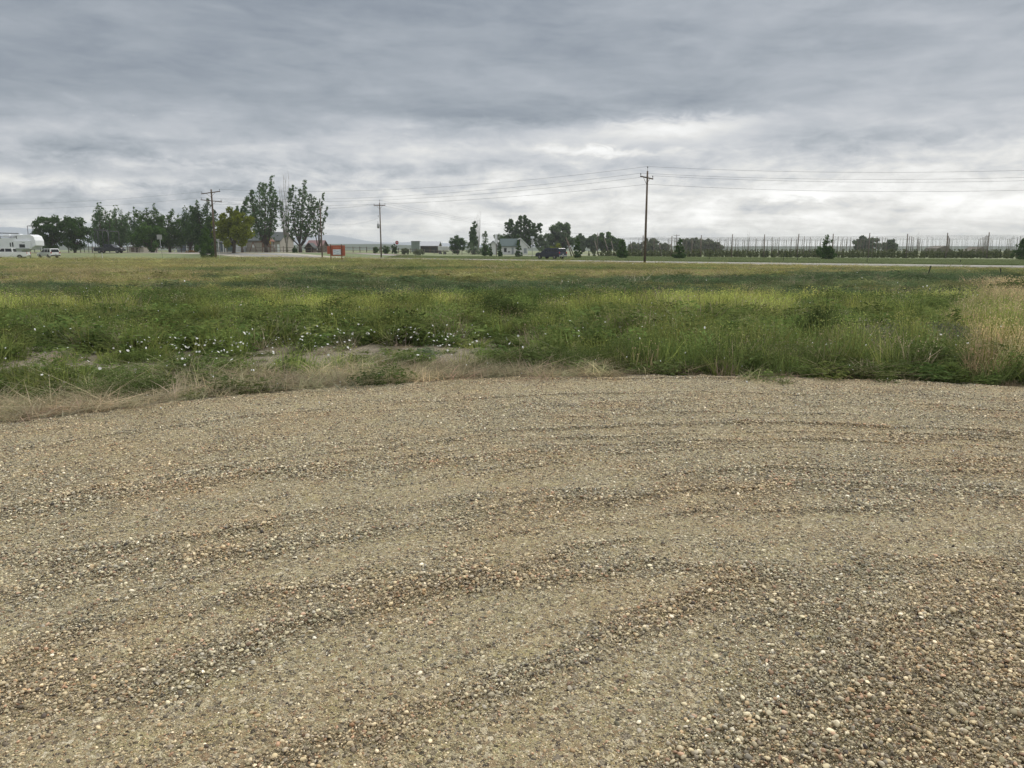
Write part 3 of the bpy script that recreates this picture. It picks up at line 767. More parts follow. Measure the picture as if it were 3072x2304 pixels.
        col = col * jit2 * (1 + rng.normal(0, .05, (n, 3)))
        for kk in range(4):
            q = ty == kk
            add(x[q], y[q], h[q], wd[q], col[q], kk)
    P, S, Rr, T, I = map(np.concatenate, (P, S, Rr, T, I))
    print('TUFTS', len(P))
    gn_scatter('field_grass', P, S, Rr, T, I, SRC)
scatter_field()

# verge and far paddocks beyond the highway: short mown grass tufts
def verge():
    n = 26000; x = rng.uniform(-25, 130, n); y = rng.uniform(70, 175, n)
    hs = highway_side(x, y); k = (hs < -14.5) & (hs > -60) & (np.abs(x) < .75 * y)
    x, y = x[k], y[k]; n = len(x)
    nA = fbm(x * .08, y * .15, 95, 3)[:, None]
    col = (np.array([.17, .225, .10]) * (1 - nA) + np.array([.23, .265, .15]) * nA) * rng.uniform(.85, 1.15, (n, 1))
    P = np.stack([x, y, gz(x, y)], -1); wd = rng.uniform(4, 6, n)
    gn_scatter('verge_grass', P, np.stack([wd, wd, rng.uniform(.12, .2, n)], -1), np.stack([np.zeros(n), np.zeros(n), rng.uniform(0, 6, n)], -1), col, rng.integers(0, 3, n), SRC)
verge()

# white daisies / bindweed among the low weeds
fm, t, bs, out = newmat('white_petal'); bs.inputs['Base Color'].default_value = (.66, .66, .63, 1); bs.inputs['Roughness'].default_value = .7
fy = simple('flower_centre', (.5, .38, .05), .7, .1, 5)
def flower(seed):
    r = random.Random(seed); V = []; Fq = []
    n = 9; b = 0
    for i in range(n):
        a = 6.283 * i / n; w_ = .30
        pts = [(0, 0, .0), (.30 * math.cos(a - w_), .30 * math.sin(a - w_), .05), (.5 * math.cos(a), .5 * math.sin(a), .02 + .1 * r.random()), (.30 * math.cos(a + w_), .30 * math.sin(a + w_), .05)]
        b = len(V); V += pts; Fq.append((b, b + 1, b + 2, b + 3))
    return mesh_np('white_flower', V, Fq, [fm])
FL = [flower(i) for i in range(3)]
def flowers():
    spots = [(1750,880,4),(180,1010,10),(150,1050,4),(480,1050,26),(540,1065,18),(300,1075,6),(430,1020,10),(560,1040,22),(620,1050,24),(680,1040,20),(740,1055,16),(820,1030,18),(900,1020,26),(960,1035,24),(1050,1010,20),(1130,1000,14),(1240,1005,20),(1280,1020,26),(1330,1010,22),(1400,1005,24),(1430,1030,10),(1510,1020,10),(930,1070,10),(1240,1080,6),(1300,1055,10),(1320,1090,5),(830,1095,5),(560,1100,8),(130,1160,2),(250,1120,5),(20,1120,3),(60,1110,3),(1680,1005,8),(1780,1000,10),(1900,1000,7),(1960,1010,6),(2500,1030,10),(2650,1040,8),(2200,1020,4),(1000,1050,18),(700,1060,14), (380,1060,8),(2050,1010,10),(2150,1060,8),(2350,1020,12),(2550,1045,10),(2750,1030,10),(1800,960,10),(2000,940,8),(2400,930,8),(600,960,8),(900,950,8),(250,930,6),(1300,930,8),(520,1110,4),(2900,1030,8)]
    P, S, Rr = [], [], []
    for px, py, n in spots:
        for _ in range(int(n * .8)):
            q = px + rng.normal(0, 70); r_ = py + rng.normal(0, 17)
            h = rng.uniform(.22, .40)
            X, Y = ground_xy(q, r_, h + FIELDZ)
            if near_line(np.float64(X), np.float64(Y)) < .15: continue
            P.append((X, Y, float(fieldz(np.float64(X), np.float64(Y))) + h + .05)); s = rng.uniform(.016, .050); S.append((s, s, s))
            Rr.append((rng.normal(.55, .4), rng.normal(0, .4), rng.uniform(0, 6)))
    n = len(P); print('FLOWERS', n)
    gn_scatter('white_flowers', P, S, Rr, np.ones((n, 3)), rng.integers(0, 3, n), FL)
flowers()

# hailstones still falling
hm, t, bs, out = newmat('hail_ice'); bs.inputs['Base Color'].default_value = (.85, .87, .88, 1); bs.inputs['Roughness'].default_value = .25
bs.inputs['Subsurface Weight'].default_value = 0.0
def hailmesh(seed):
    bm = bmesh.new(); bmesh.ops.create_icosphere(bm, subdivisions=1, radius=.5); r = random.Random(seed)
    for v in bm.verts: v.co *= r.uniform(.85, 1.15)
    for f in bm.faces: f.smooth = True
    me = bpy.data.meshes.new('hailstone'); bm.to_mesh(me); bm.free(); me.materials.append(hm); return me
n = 260; Y = rng.uniform(3.4, 12, n); X = rng.uniform(-.7, .7, n) * Y; Z = np.empty(n)
for i in range(n): Z[i] = rng.uniform(.05, 1.5) if rng.random() < .84 else rng.uniform(1.65, 1.65 + .2 * Y[i])
s = rng.uniform(.004, .009, n); s[Z > 1.62] = .004
gn_scatter('falling_hail', np.stack([X, Y, Z], -1), np.stack([s, s, s * rng.uniform(1.2, 1.9, n)], -1), np.stack([rng.normal(0, .1, n), rng.normal(-.25, .1, n), np.zeros(n)], -1), np.ones((n, 3)), rng.integers(0, 2, n), [hailmesh(1), hailmesh(2)])
# ================================================================ trees and single plants
LM = {}
def lm(key, c0, c1, trans=.42):
    if key not in LM: LM[key] = leafmat(key + '_foliage', tuple(np.array(c0) * (1.6, 2.0, 1.4)), tuple(np.array(c1) * (1.6, 2.0, 1.4)), trans)
    return LM[key]
DARK = ('dark_green', (.018, .032, .014), (.060, .085, .035))
POP = ('poplar_green', (.030, .048, .028), (.095, .125, .065))
MIDG = ('mid_green', (.022, .040, .015), (.075, .105, .035))
YGRN = ('yellow_green', (.060, .060, .010), (.17, .155, .028))
HAZY = ('haze_grey_green', (.050, .060, .050), (.12, .13, .10))  # paled and greyed: distance haze is put into the leaf colour
CON = ('young_tree_green', (.018, .034, .014), (.070, .098, .038))
BRNL = ('brown_grey', (.075, .070, .062), (.14, .13, .11))

def leaves(C, Rd, n, size, r, lean=(0, 0, 0), aniso=0.0):
    """n leaf quads in gaussian clumps with centres C radii Rd"""
    k = r.choice(len(C), n, p=Rd ** 2 / (Rd ** 2).sum())
    d = r.normal(0, 1, (n, 3)); d /= np.linalg.norm(d, axis=1)[:, None]
    c = C[k] + d * (Rd[k] * r.random(n) ** .45)[:, None]
    a = r.normal(0, 1, (n, 3)) + np.array(lean) * aniso; a /= np.linalg.norm(a, axis=1)[:, None]
    b = np.cross(a, r.normal(0, 1, (n, 3))); b /= np.linalg.norm(b, axis=1)[:, None]
    s = size * r.uniform(.55, 1.4, n)[:, None]
    V = np.stack([c - a * s, c + b * s * .55, c + a * s, c - b * s * .55], 1).reshape(-1, 3)
    Fq = np.arange(n * 4).reshape(n, 4)
    val = np.repeat(np.clip(r.normal(.5, .28, n) * .6 + .4 * r.random(len(C))[k], 0, 1), 4)
    return V, Fq, val

def tree(name, px, Y, top, width_px, style, pal, label, group=None, base_z=None, seed=1, leaf=None, dens=1.0, trunkmat='bark', lean=0.0, cat='tree', crown_low=0.12, nsp=None, airy=1.0):
    r = np.random.default_rng(seed)
    X = at(px, Y); z0 = gzf(X, Y) if base_z is None else base_z
    H = zfor(top, Y) - z0; W = width_px / F * Y
    root = empty(name, (X, Y, z0), 0, label, cat, group)
    mb = MB(); C = []; Rd = []
    if style == 'round':
        th = H * (crown_low + .12); tr = max(.12, H * .03)
        mb.tube([(0, 0, -.1), (.03 * W, 0, th), (0, .02 * W, H * .55)], [tr * 1.25, tr, tr * .5], 7)
        for i in range(9):
            a = r.uniform(0, 6.28); e = r.uniform(.15, 1.1)
            p = np.array([math.cos(a) * math.cos(e) * W * .42, math.sin(a) * math.cos(e) * W * .42, th + (H - th) * (.25 + .62 * math.sin(e))])
            mb.tube([(0, 0, th * .8), tuple(p * .5 + np.array([0, 0, th * .4])), tuple(p)], [tr * .5, tr * .3, tr * .08], 5)
        nc = 60
        for i in range(nc):
            d = r.normal(0, 1, 3); d /= np.linalg.norm(d); q = r.random() ** .38
            cz = H * crown_low + (H * (1 - crown_low)) * .5
            p = np.array([d[0] * W * .46 * q, d[1] * W * .46 * q, cz + d[2] * H * (1 - crown_low) * .44 * q])
            p[2] = max(p[2], H * crown_low + .05 * H); C.append(p); Rd.append(r.uniform(.07, .13) * min(W, H * 1.1))
    elif style == 'spires':
        ns = nsp or 5; tr = max(.12, H * .022)
        mb.tube([(0, 0, -.1), (0, 0, H * .16)], [tr * 1.3, tr], 7)
        for i in range(ns):
            f = (i + .5) / ns - .5; tx = f * W * .86 + r.normal(0, W * .02); tyy = r.uniform(-.3, .3) * W
            hh = H * (1 - .42 * abs(f) * 1.7 * r.uniform(.5, 1.0)) if i != ns // 2 else H
            pts = []
            for k in range(9):
                g = k / 8
                pts.append((tx * g ** .55 + lean * hh * g * g + .02 * W * math.sin(5 * g + i), tyy * g ** .6, H * .10 + (hh * .97 - H * .10) * g))
            mb.tube(pts, [tr * .75 * (1 - .93 * k / 8) for k in range(9)], 5)
            for g in np.linspace(.10 + crown_low, 1.0, 15):
                kk = g * 8; a = int(min(kk, 7)); p = np.array(pts[a]) * (1 - (kk - a)) + np.array(pts[min(a + 1, 8)]) * (kk - a)
                rad = W / ns * (.85 * (1 - g) ** .8 + .30) * airy
                for _ in range(2):
                    o_ = r.normal(0, rad * .55, 3); o_[2] = abs(o_[2]) * .6
                    q = p + o_; C.append(q); Rd.append(rad * r.uniform(.45, .8))
                    if r.random() < .5: mb.tube([tuple(p - np.array([0, 0, rad])), tuple(q)], [tr * .14, tr * .05], 4, False)
    elif style == 'open':
        ns = nsp or 6; tr = max(.12, H * .02)
        mb.tube([(0, 0, -.1), (0, 0, H * .10)], [tr * 1.4, tr * 1.1], 7)
        for i in range(ns):
            f = (i + .5) / ns - .5; tx = f * W * 1.0 + r.normal(0, W * .04); tyy = r.uniform(-.35, .35) * W
            hh = H * (1 - .9 * f * f) * r.uniform(.84, 1.0) if i != ns // 2 else H
            pts = [(tx * g ** .6 + lean * hh * g * g + .02 * W * math.sin(5 * g + i), tyy * g ** .6, H * .08 + (hh * .97 - H * .08) * g) for g in np.linspace(0, 1, 9)]
            mb.tube(pts, [tr * .5 * (1 - .93 * k / 8) for k in range(9)], 5)
            for g in np.linspace(.10 + crown_low, 1.0, 22):
                kk = g * 8; a = int(min(kk, 7)); p = np.array(pts[a]) * (1 - (kk - a)) + np.array(pts[min(a + 1, 8)]) * (kk - a)
                rad = W * .17 * (1 - g ** 2.5 * .8)
                for _ in range(4):
                    o_ = np.array([r.normal(0, rad * .62), r.normal(0, rad * .62), abs(r.normal(0, rad * .35))]); q = p + o_
                    C.append(q); Rd.append(W * r.uniform(.018, .050))
                    if r.random() < .45: mb.tube([tuple(p - np.array([0, 0, rad * .5])), tuple(q)], [tr * .10, tr * .03], 3, False)
    elif style == 'bare':
        ns = nsp or 7; tr = max(.10, H * .012)
        mb.tube([(0, 0, -.1), (0, 0, H * .2)], [tr * 1.3, tr], 6)
        for i in range(ns):
            f = (i + .5) / ns - .5; hh = H * r.uniform(.78, 1.0)
            pts = [(f * W * .8 * g ** .5 + .01 * W * math.sin(7 * g + i) + lean * H * g, r.uniform(-.2, .2) * W * g, H * .08 + hh * .92 * g) for g in np.linspace(0, 1, 7)]
            mb.tube(pts, [tr * .6 * (1 - .9 * k / 6) for k in range(7)], 4)
            for k in range(8):
                g = r.uniform(.3, .95); p = np.array([f * W * .8 * g ** .5, 0, H * .08 + hh * .92 * g])
                q = p + np.array([r.normal(0, W * .05), r.normal(0, W * .05), H * r.uniform(.05, .12)])
                mb.tube([tuple(p), tuple(q)], [tr * .15, tr * .04], 3, False)
    elif style == 'cone':
        tr = max(.05, H * .015)
        mb.tube([(0, 0, -.05), (0, 0, H * .5), (lean * H, 0, H * .97)], [tr * 1.2, tr * .7, tr * .15], 6)
        for i in range(70):
            g = r.random() ** 1.15; rad = W * .5 * (1 - g) ** .55 * (.6 if g < .08 else 1) * r.uniform(.3, 1.1); a = r.uniform(0, 6.28)
            p = np.array([math.cos(a) * rad + lean * H * g * g, math.sin(a) * rad, H * crown_low + H * (1 - crown_low) * g * .97])
            C.append(p); Rd.append(W * .5 * (.27 - .15 * g))
            if i % 3 == 0: mb.tube([(lean * H * g * g * .7, 0, max(p[2] - rad * .6, .05)), tuple(p)], [tr * .35, tr * .1], 4, False)
    elif style == 'bush':
        for i in range(7):
            a = r.uniform(0, 6.28); mb.tube([(0, 0, -.05), (math.cos(a) * W * .3, math.sin(a) * W * .3, H * .7)], [H * .02, H * .005], 4)
        for i in range(40):
            a = r.uniform(0, 6.28); q = r.random() ** .5; g = r.random()
            C.append(np.array([math.cos(a) * W * .42 * q, math.sin(a) * W * .42 * q, H * (.08 + .80 * g * (1 - .45 * q))])); Rd.append(min(W, H) * r.uniform(.09, .16))
    mb.build('trunk', M[trunkmat], root)
    if C and dens > 0:
        C = np.array(C); Rd = np.array(Rd)
        n = int(dens * (4600 if style in ('round', 'spires') else 3000)); ls = leaf or max(.10, .028 * W)
        V, Fq, val = leaves(C, Rd, n, ls, r, (.75, 0, .65), 1.2 if lean else 0.0)
        link('crown', mesh_np('crown', V, Fq, [lm(*pal)], False, {'var': ('POINT', 'FLOAT', val)}), root)
    return root

FT = 'trees around the farmyard on the left'
tree('shade_tree', 154, 172, 638, 100, 'round', DARK, 'dense dark round tree, left of two touching crowns behind the white camper', FT, seed=11, dens=1.6, crown_low=.02)
tree('shade_tree', 226, 174, 642, 100, 'round', DARK, 'dense dark round tree, right of two touching crowns left of the pipe frame', FT, seed=12, dens=1.6, crown_low=.04)
tree('poplar_tree', 314, 190, 608, 96, 'spires', POP, 'loose grey-green poplar, first and tallest of the row, above the black pickup', FT, seed=13, dens=1.3, nsp=6, crown_low=0)
tree('poplar_tree', 366, 200, 617, 84, 'spires', POP, 'grey-green poplar, second in the row, just right of the black pickup', FT, seed=14, dens=1.4, nsp=5, crown_low=0)
tree('poplar_tree', 412, 205, 622, 82, 'spires', POP, 'grey-green poplar standing in front of the white-roofed shed', FT, seed=15, dens=1.3, nsp=5, crown_low=.03)
tree('poplar_tree', 462, 190, 612, 84, 'spires', MIDG, 'dark green poplar with one high peak behind the rectangular road sign', FT, seed=16, dens=1.9, nsp=4, crown_low=0)
tree('shade_tree', 455, 180, 668, 100, 'round', MIDG, 'low green broad tree with paler leaves, left behind the rectangular road sign', FT, seed=17, dens=1.5, crown_low=.03)
tree('poplar_tree', 512, 195, 628, 88, 'spires', MIDG, 'dark green poplar between the rectangular road sign and the house porch', FT, seed=18, dens=1.9, nsp=4, crown_low=0)
tree('poplar_tree', 572, 200, 622, 80, 'spires', DARK, 'near-black poplar above the blue-grey house porch', FT, seed=19, dens=1.8, nsp=3, crown_low=.03)
tree('poplar_tree', 622, 190, 594, 100, 'spires', DARK, 'tall near-black poplar directly behind the double-armed power pole', FT, seed=20, dens=1.9, nsp=4, crown_low=0)
tree('shrub', 622, 140, 682, 66, 'cone', MIDG, 'green bushy shrub at the foot of the double-armed power pole', seed=21, dens=2.4, cat='shrub', crown_low=0)
tree('willow_tree', 702, 165, 612, 122, 'round', YGRN, 'bright yellow-green leafy tree right of the double-armed power pole', FT, seed=22, dens=1.7, crown_low=.04)
tree('poplar_tree', 728, 205, 590, 92, 'open', POP, 'feathery dark treetops leaning right behind the yellow-green tree', FT, seed=23, dens=1.8, nsp=6, lean=.08)
tree('cottonwood_tree', 800, 195, 522, 108, 'open', POP, 'tall open cottonwood above the playset, leaves blown to the right', FT, seed=24, dens=2.8, nsp=9, lean=.06, crown_low=.04, leaf=.20)
tree('dead_tree', 862, 205, 518, 46, 'bare', BRNL, 'thin leafless stems rising between the two tall cottonwoods', FT, seed=25, nsp=8, trunkmat='bark_pale')
tree('cottonwood_tree', 902, 195, 536, 104, 'open', POP, 'tall open cottonwood with bare lower stems, right of the leafless stems', FT, seed=26, dens=2.4, nsp=9, lean=.06, crown_low=.08, leaf=.20)
tree('cottonwood_tree', 958, 198, 575, 56, 'open', POP, 'sparse half-bare cottonwood at the right end of the group, before the bare pole', FT, seed=27, dens=.6, nsp=4, lean=.08, crown_low=.2, leaf=.20)
MT = 'trees around the white house'
tree('shade_tree', 1373, 235, 705, 60, 'round', DARK, 'small round dark tree left of the leafless poplar', MT, seed=31, dens=1.3, crown_low=.04)
tree('shrub', 1418, 240, 722, 44, 'bush', HAZY, 'low grey-green shrub at the foot of the leafless poplar', MT, seed=32, dens=1.0, cat='shrub')
tree('poplar_tree', 1420, 245, 664, 20, 'spires', POP, 'narrow leafy poplar stem beside the leafless poplar', MT, seed=33, dens=.6, nsp=2, leaf=.35)
tree('dead_tree', 1434, 245, 628, 26, 'bare', BRNL, 'tall leafless pale poplar left of the white house', MT, seed=34, nsp=8, trunkmat='bark_pale')
tree('spruce_tree', 1456, 215, 692, 44, 'cone', HAZY, 'grey-green pointed tree left of the white house', MT, seed=35, dens=1.2, crown_low=0)
tree('young_tree', 1456, 175, 718, 26, 'cone', CON, 'dark young tree in front of the pointed grey-green tree', 'young roadside trees', seed=36, dens=.9, crown_low=.02)
tree('young_tree', 1500, 165, 728, 16, 'cone', CON, 'slim young tree in front of the left gable of the white house', 'young roadside trees', seed=37, dens=.7, crown_low=.04)
tree('young_tree', 1472, 168, 731, 14, 'cone', CON, 'smallest slim young tree left of the tall narrow post', 'young roadside trees', seed=46, dens=.6, crown_low=.04)
tree('young_tree', 1555, 160, 717, 22, 'cone', CON, 'young tree in front of the right end of the white house', 'young roadside trees', seed=38, dens=.8, crown_low=.02)
tree('shade_tree', 1500, 275, 694, 50, 'round', HAZY, 'rounded grey-green tree above the roof of the white house', MT, seed=39, dens=1.0, crown_low=.1)
tree('shade_tree', 1570, 265, 647, 96, 'open', DARK, 'big dark tree with ragged crown behind the white house', MT, seed=40, dens=2.8, nsp=8, crown_low=.06, leaf=.34)
tree('shade_tree', 1530, 268, 690, 60, 'round', DARK, 'low dark tree between the house roof and the big ragged tree', MT, seed=41, dens=1.2, crown_low=.1)
tree('shade_tree', 1632, 270, 700, 60, 'round', HAZY, 'grey-green tree behind the octagonal sign seen edge-on', MT, seed=42, dens=1.2, crown_low=.02)
tree('shade_tree', 1686, 260, 667, 92, 'round', HAZY, 'rounded grey-green tree above the dark blue car', MT, seed=43, dens=1.3, crown_low=.08, leaf=.45)
tree('shrub', 1668, 200, 720, 40, 'bush', YGRN, 'pale green bush behind the dark blue car', MT, seed=44, dens=.7, cat='shrub')
tree('shrub', 1640, 215, 728, 60, 'bush', HAZY, 'haze-paled dark green hedge-like bush left behind the dark blue car', MT, seed=45, dens=1.2, cat='shrub')
for i, (px, tp, wd, lab) in enumerate([(1745, 700, 44, 'hazy tree just right of the young tree nearest the dark blue car'), (1778, 700, 44, 'hazy grey-green tree left of the small far power pole'), (1822, 694, 62, 'broad green tree right of the small far power pole'), (1858, 712, 36, 'low green tree behind the second roadside young tree')]):
    tree('shade_tree', px, 290, tp, wd, 'round', HAZY if i < 2 else MIDG, lab, 'hazy trees left of the tall power pole', seed=50 + i, dens=1.0, crown_low=.0, leaf=.5)
for i, (px, tp, wd) in enumerate([(1905, 728, 40), (1950, 716, 60), (1990, 728, 36), (2060, 714, 44), (2085, 713, 50), (2118, 716, 52), (2150, 726, 40)]):
    tree('shade_tree', px, 340, tp, wd, 'round', BRNL, ['brownish hazy tree left of the tall power pole foot', 'wide brownish hazy tree right behind the tall power pole', 'low brownish hazy tree between the tall power pole and the third roadside tree', 'brownish hazy tree just right of the third roadside tree', 'brownish hazy tree second right of the third roadside tree', 'brownish hazy tree behind the fourth tall yard pole', 'low brownish hazy tree at the right end of the brown row'][i], 'brownish trees behind the hop yard', seed=60 + i, dens=.8, crown_low=.0, leaf=.55, trunkmat='bark_pale')
tree('shade_tree', 2602, 300, 706, 88, 'round', HAZY, 'wide grey lumpy tree seen through the hop yard on the right', 'grey trees behind the hop yard on the right', seed=70, dens=1.5, crown_low=.0, leaf=.4)
tree('shade_tree', 2668, 300, 717, 44, 'round', HAZY, 'smaller smooth grey tree right of the wide lumpy one', 'grey trees behind the hop yard on the right', seed=71, dens=1.2, crown_low=.0, leaf=.4)
tree('dead_tree', 2243, 330, 690, 12, 'bare', BRNL, 'faint leafless sapling above the middle of the hop yard', seed=72, nsp=4, trunkmat='bark_pale')
tree('dead_tree', 2752, 330, 697, 18, 'bare', BRNL, 'faint leafless sapling above the right part of the hop yard', seed=73, nsp=5, trunkmat='bark_pale')
for i, (px, Y, tp, wd, lab, ln) in enumerate([(1732, 140, 712, 30, 'narrow young tree just right of the dark blue car', 0), (1866, 137, 715, 40, 'bushy young tree left of the tall power pole', 0), (2037, 132, 714, 42, 'young tree right of the tall power pole', .0), (2476, 122, 702, 56, 'young tree alone before the hop yard with its tip bent right', .05), (3064, 116, 716, 60, 'young tree cut by the right edge of the picture', .02)]):
    tree('young_tree', px, Y, tp, wd, 'cone', CON, lab, 'young roadside trees', seed=80 + i, dens=1.3, crown_low=.03, lean=ln)
for i, (px, tp, wd, lab) in enumerate([(1158, 726, 26, 'dark bush at the foot of the pole with the transformer'), (1184, 722, 20, 'slim dark bush between the transformer pole and the stop sign'), (1215, 738, 26, 'brownish low bush behind the stop sign'), (1128, 733, 18, 'small bush left of the transformer pole'), (1257, 742, 40, 'rusty green bush before the pale container'), (885, 736, 16, 'small dark bush behind the rail fence below the cottonwoods')]):
    tree('bush', px, 190 if px > 1000 else 175, tp, wd, 'bush', [MIDG, DARK, BRNL, MIDG, BRNL, DARK][i], lab, 'bushes behind the rail fence', seed=90 + i, dens=.7, cat='bush')
tree('bush', 575, 180, 748, 40, 'bush', ('russet', (.16, .075, .045), (.24, .12, .07)), 'low russet bush below the blue-grey porch', seed=97, dens=.5, cat='bush')

# ---- single plants near the gravel
def plant(name, px, py, h, wdt, kinds, tints, label, group, cat, n=14, seed=0, leanx=0.1):
    """one plant: joined tufts as one mesh"""
    r = np.random.default_rng(seed); X, Y = ground_xy(px, py, FIELDZ); VV, FF, AA, TT = [], [], [], []
    off = 0
    for i in range(n):
        kd = kinds[r.integers(len(kinds))]; me = SRC[kd * 3 + r.integers(3)]
        co = np.empty(len(me.vertices) * 3, np.float32); me.vertices.foreach_get('co', co); co = co.reshape(-1, 3)
        va = np.empty(len(me.vertices), np.float32); me.attributes['var'].data.foreach_get('value', va)
        fi = np.empty(len(me.loops), np.int32); me.loops.foreach_get('vertex_index', fi)
        a = r.uniform(0, 6.28); q = math.sqrt(r.random()); ox, oy = math.cos(a) * wdt * .38 * q, math.sin(a) * wdt * .38 * q
        hh = h * (1 - .45 * q * q) * r.uniform(.8, 1.05); sc = wdt * .55 / .5
        ca_, sa_ = math.cos(a), math.sin(a)
        x = (co[:, 0] * ca_ - co[:, 1] * sa_) * sc; y = (co[:, 0] * sa_ + co[:, 1] * ca_) * sc; z = co[:, 2] * hh
        VV.append(np.stack([x + ox * (1 + .6 * co[:, 2]) + leanx * z, y + oy * (1 + .6 * co[:, 2]), z], -1)); FF.append(fi.reshape(-1, 4) + off); AA.append(va); off += len(co)
    key = name + '_leaf_' + '_'.join('%d' % int(c * 1000) for c in tints)
    if key not in LM:
        t_ = np.array(tints); LM[key] = leafmat(name + '_foliage', tuple(t_ * .55), tuple(t_ * 1.3), .3)
    me = mesh_np(name, np.concatenate(VV), np.concatenate(FF), [LM[key]], False, {'var': ('POINT', 'FLOAT', np.concatenate(AA))})
    o = link(name, me, None, (X, Y, float(fieldz(np.float64(X), np.float64(Y))) - .01)); o.rotation_euler = (0, 0, 0)
    return tag(o, label, cat, group)
WG = 'leafy weed clumps along the gravel edge'
plant('weed_clump', 370, 1195, .42, .75, [2], GREEN * 1.05, 'feathery bright green weed clump at the gravel edge on the left', WG, 'weed', 18, 1)
plant('weed_clump', 470, 1190, .34, .45, [2, 1], GREEN * .75, 'dark low weed clump right against the gravel edge beside the bright feathery one', WG, 'weed', 12, 2)
plant('weed_clump', 250, 1165, .34, .6, [2], GREEN * .95, 'feathery green weed clump farther left, behind the edge straw', WG, 'weed', 12, 3)
plant('weed_clump', 670, 1120, .25, .5, [1], GREEN * 1.1, 'low green leafy weed between bare soil patches on the left', WG, 'weed', 8, 4)
plant('weed_clump', 1020, 1100, .24, .45, [1, 2], GREEN, 'low leafy weed behind the dry tumbleweed', WG, 'weed', 8, 5)
plant('weed_clump', 1275, 1085, .25, .45, [1], BLU * 1.3, 'blue-green leafy weed on bare soil left of the middle', WG, 'weed', 8, 6)
plant('weed_clump', 1560, 1100, .38, .9, [2, 1], GREEN * .9, 'wide green weed clump behind the left dry tuft', WG, 'weed', 16, 7)
plant('weed_clump', 1720, 1105, .42, .8, [2], GREEN * .8, 'dense dark weed clump behind the right dry tuft', WG, 'weed', 16, 8)
plant('weed_clump', 1870, 1095, .50, .9, [2], GREEN * .85, 'tall feathery dark green weed clump right of the dry tufts', WG, 'weed', 20, 9)
plant('weed_clump', 2210, 1100, .48, .9, [2], GREEN * .95, 'tall feathery green weed clump right of the middle', WG, 'weed', 18, 10)
plant('weed_clump', 2270, 1120, .42, .7, [2, 1], GREEN * 1.0, 'green weed clump just right in front of the tall feathery one', WG, 'weed', 14, 11)
plant('weed_clump', 2820, 1130, .45, .9, [1, 2], GREEN * .8, 'dark leafy weed clump at the gravel edge far right', WG, 'weed', 18, 12)
plant('weed_clump', 2980, 1120, .45, .8, [1, 2], GREEN * .85, 'leafy weed clump at the right margin of the picture', WG, 'weed', 16, 13)
plant('bush', 2445, 1040, .75, .9, [2, 1], GREEN * .62, 'dark bushy weed standing above the grass right of the middle', 'dark bushes in the field', 'bush', 26, 14)
plant('bush', 1480, 972, .75, 1.3, [1, 2], GREEN * .7, 'dark leafy bush in the tall grass near the middle', 'dark bushes in the field', 'bush', 26, 15)
plant('bush', 215, 1010, .45, .9, [1], GREEN * .75, 'dark leafy bush in the grass on the left', 'dark bushes in the field', 'bush', 16, 16)
plant('bush', 3050, 900, .8, 1.8, [1, 2], GREEN * .7, 'dark bush at the right margin beyond the dry grass', 'dark bushes in the field', 'bush', 24, 17)
DG = 'dead dry plants along the gravel edge'
plant('tumbleweed', 880, 1150, .30, .75, [3], STRAW * .95, 'dry grey tumbleweed heap at the gravel edge', DG, 'dead plant', 16, 21)
plant('dry_tuft', 1525, 1128, .17, .34, [3, 0], STRAW * 1.25, 'pale dry tuft, left of the two on the gravel edge', DG, 'dead plant', 7, 22)
plant('dry_tuft', 1695, 1118, .15, .34, [3, 0], STRAW * 1.2, 'pale dry tuft, right of the two on the gravel edge', DG, 'dead plant', 7, 23)
plant('dry_tuft', 530, 1180, .20, .6, [3], STRAW * .95, 'tangled pale straw just right of the dark low weed clump', DG, 'dead plant', 12, 24)
plant('dry_tuft', 2530, 1118, .15, .7, [3], BRN * 1.4, 'reddish dry tuft at the gravel edge on the right', DG, 'dead plant', 10, 25)
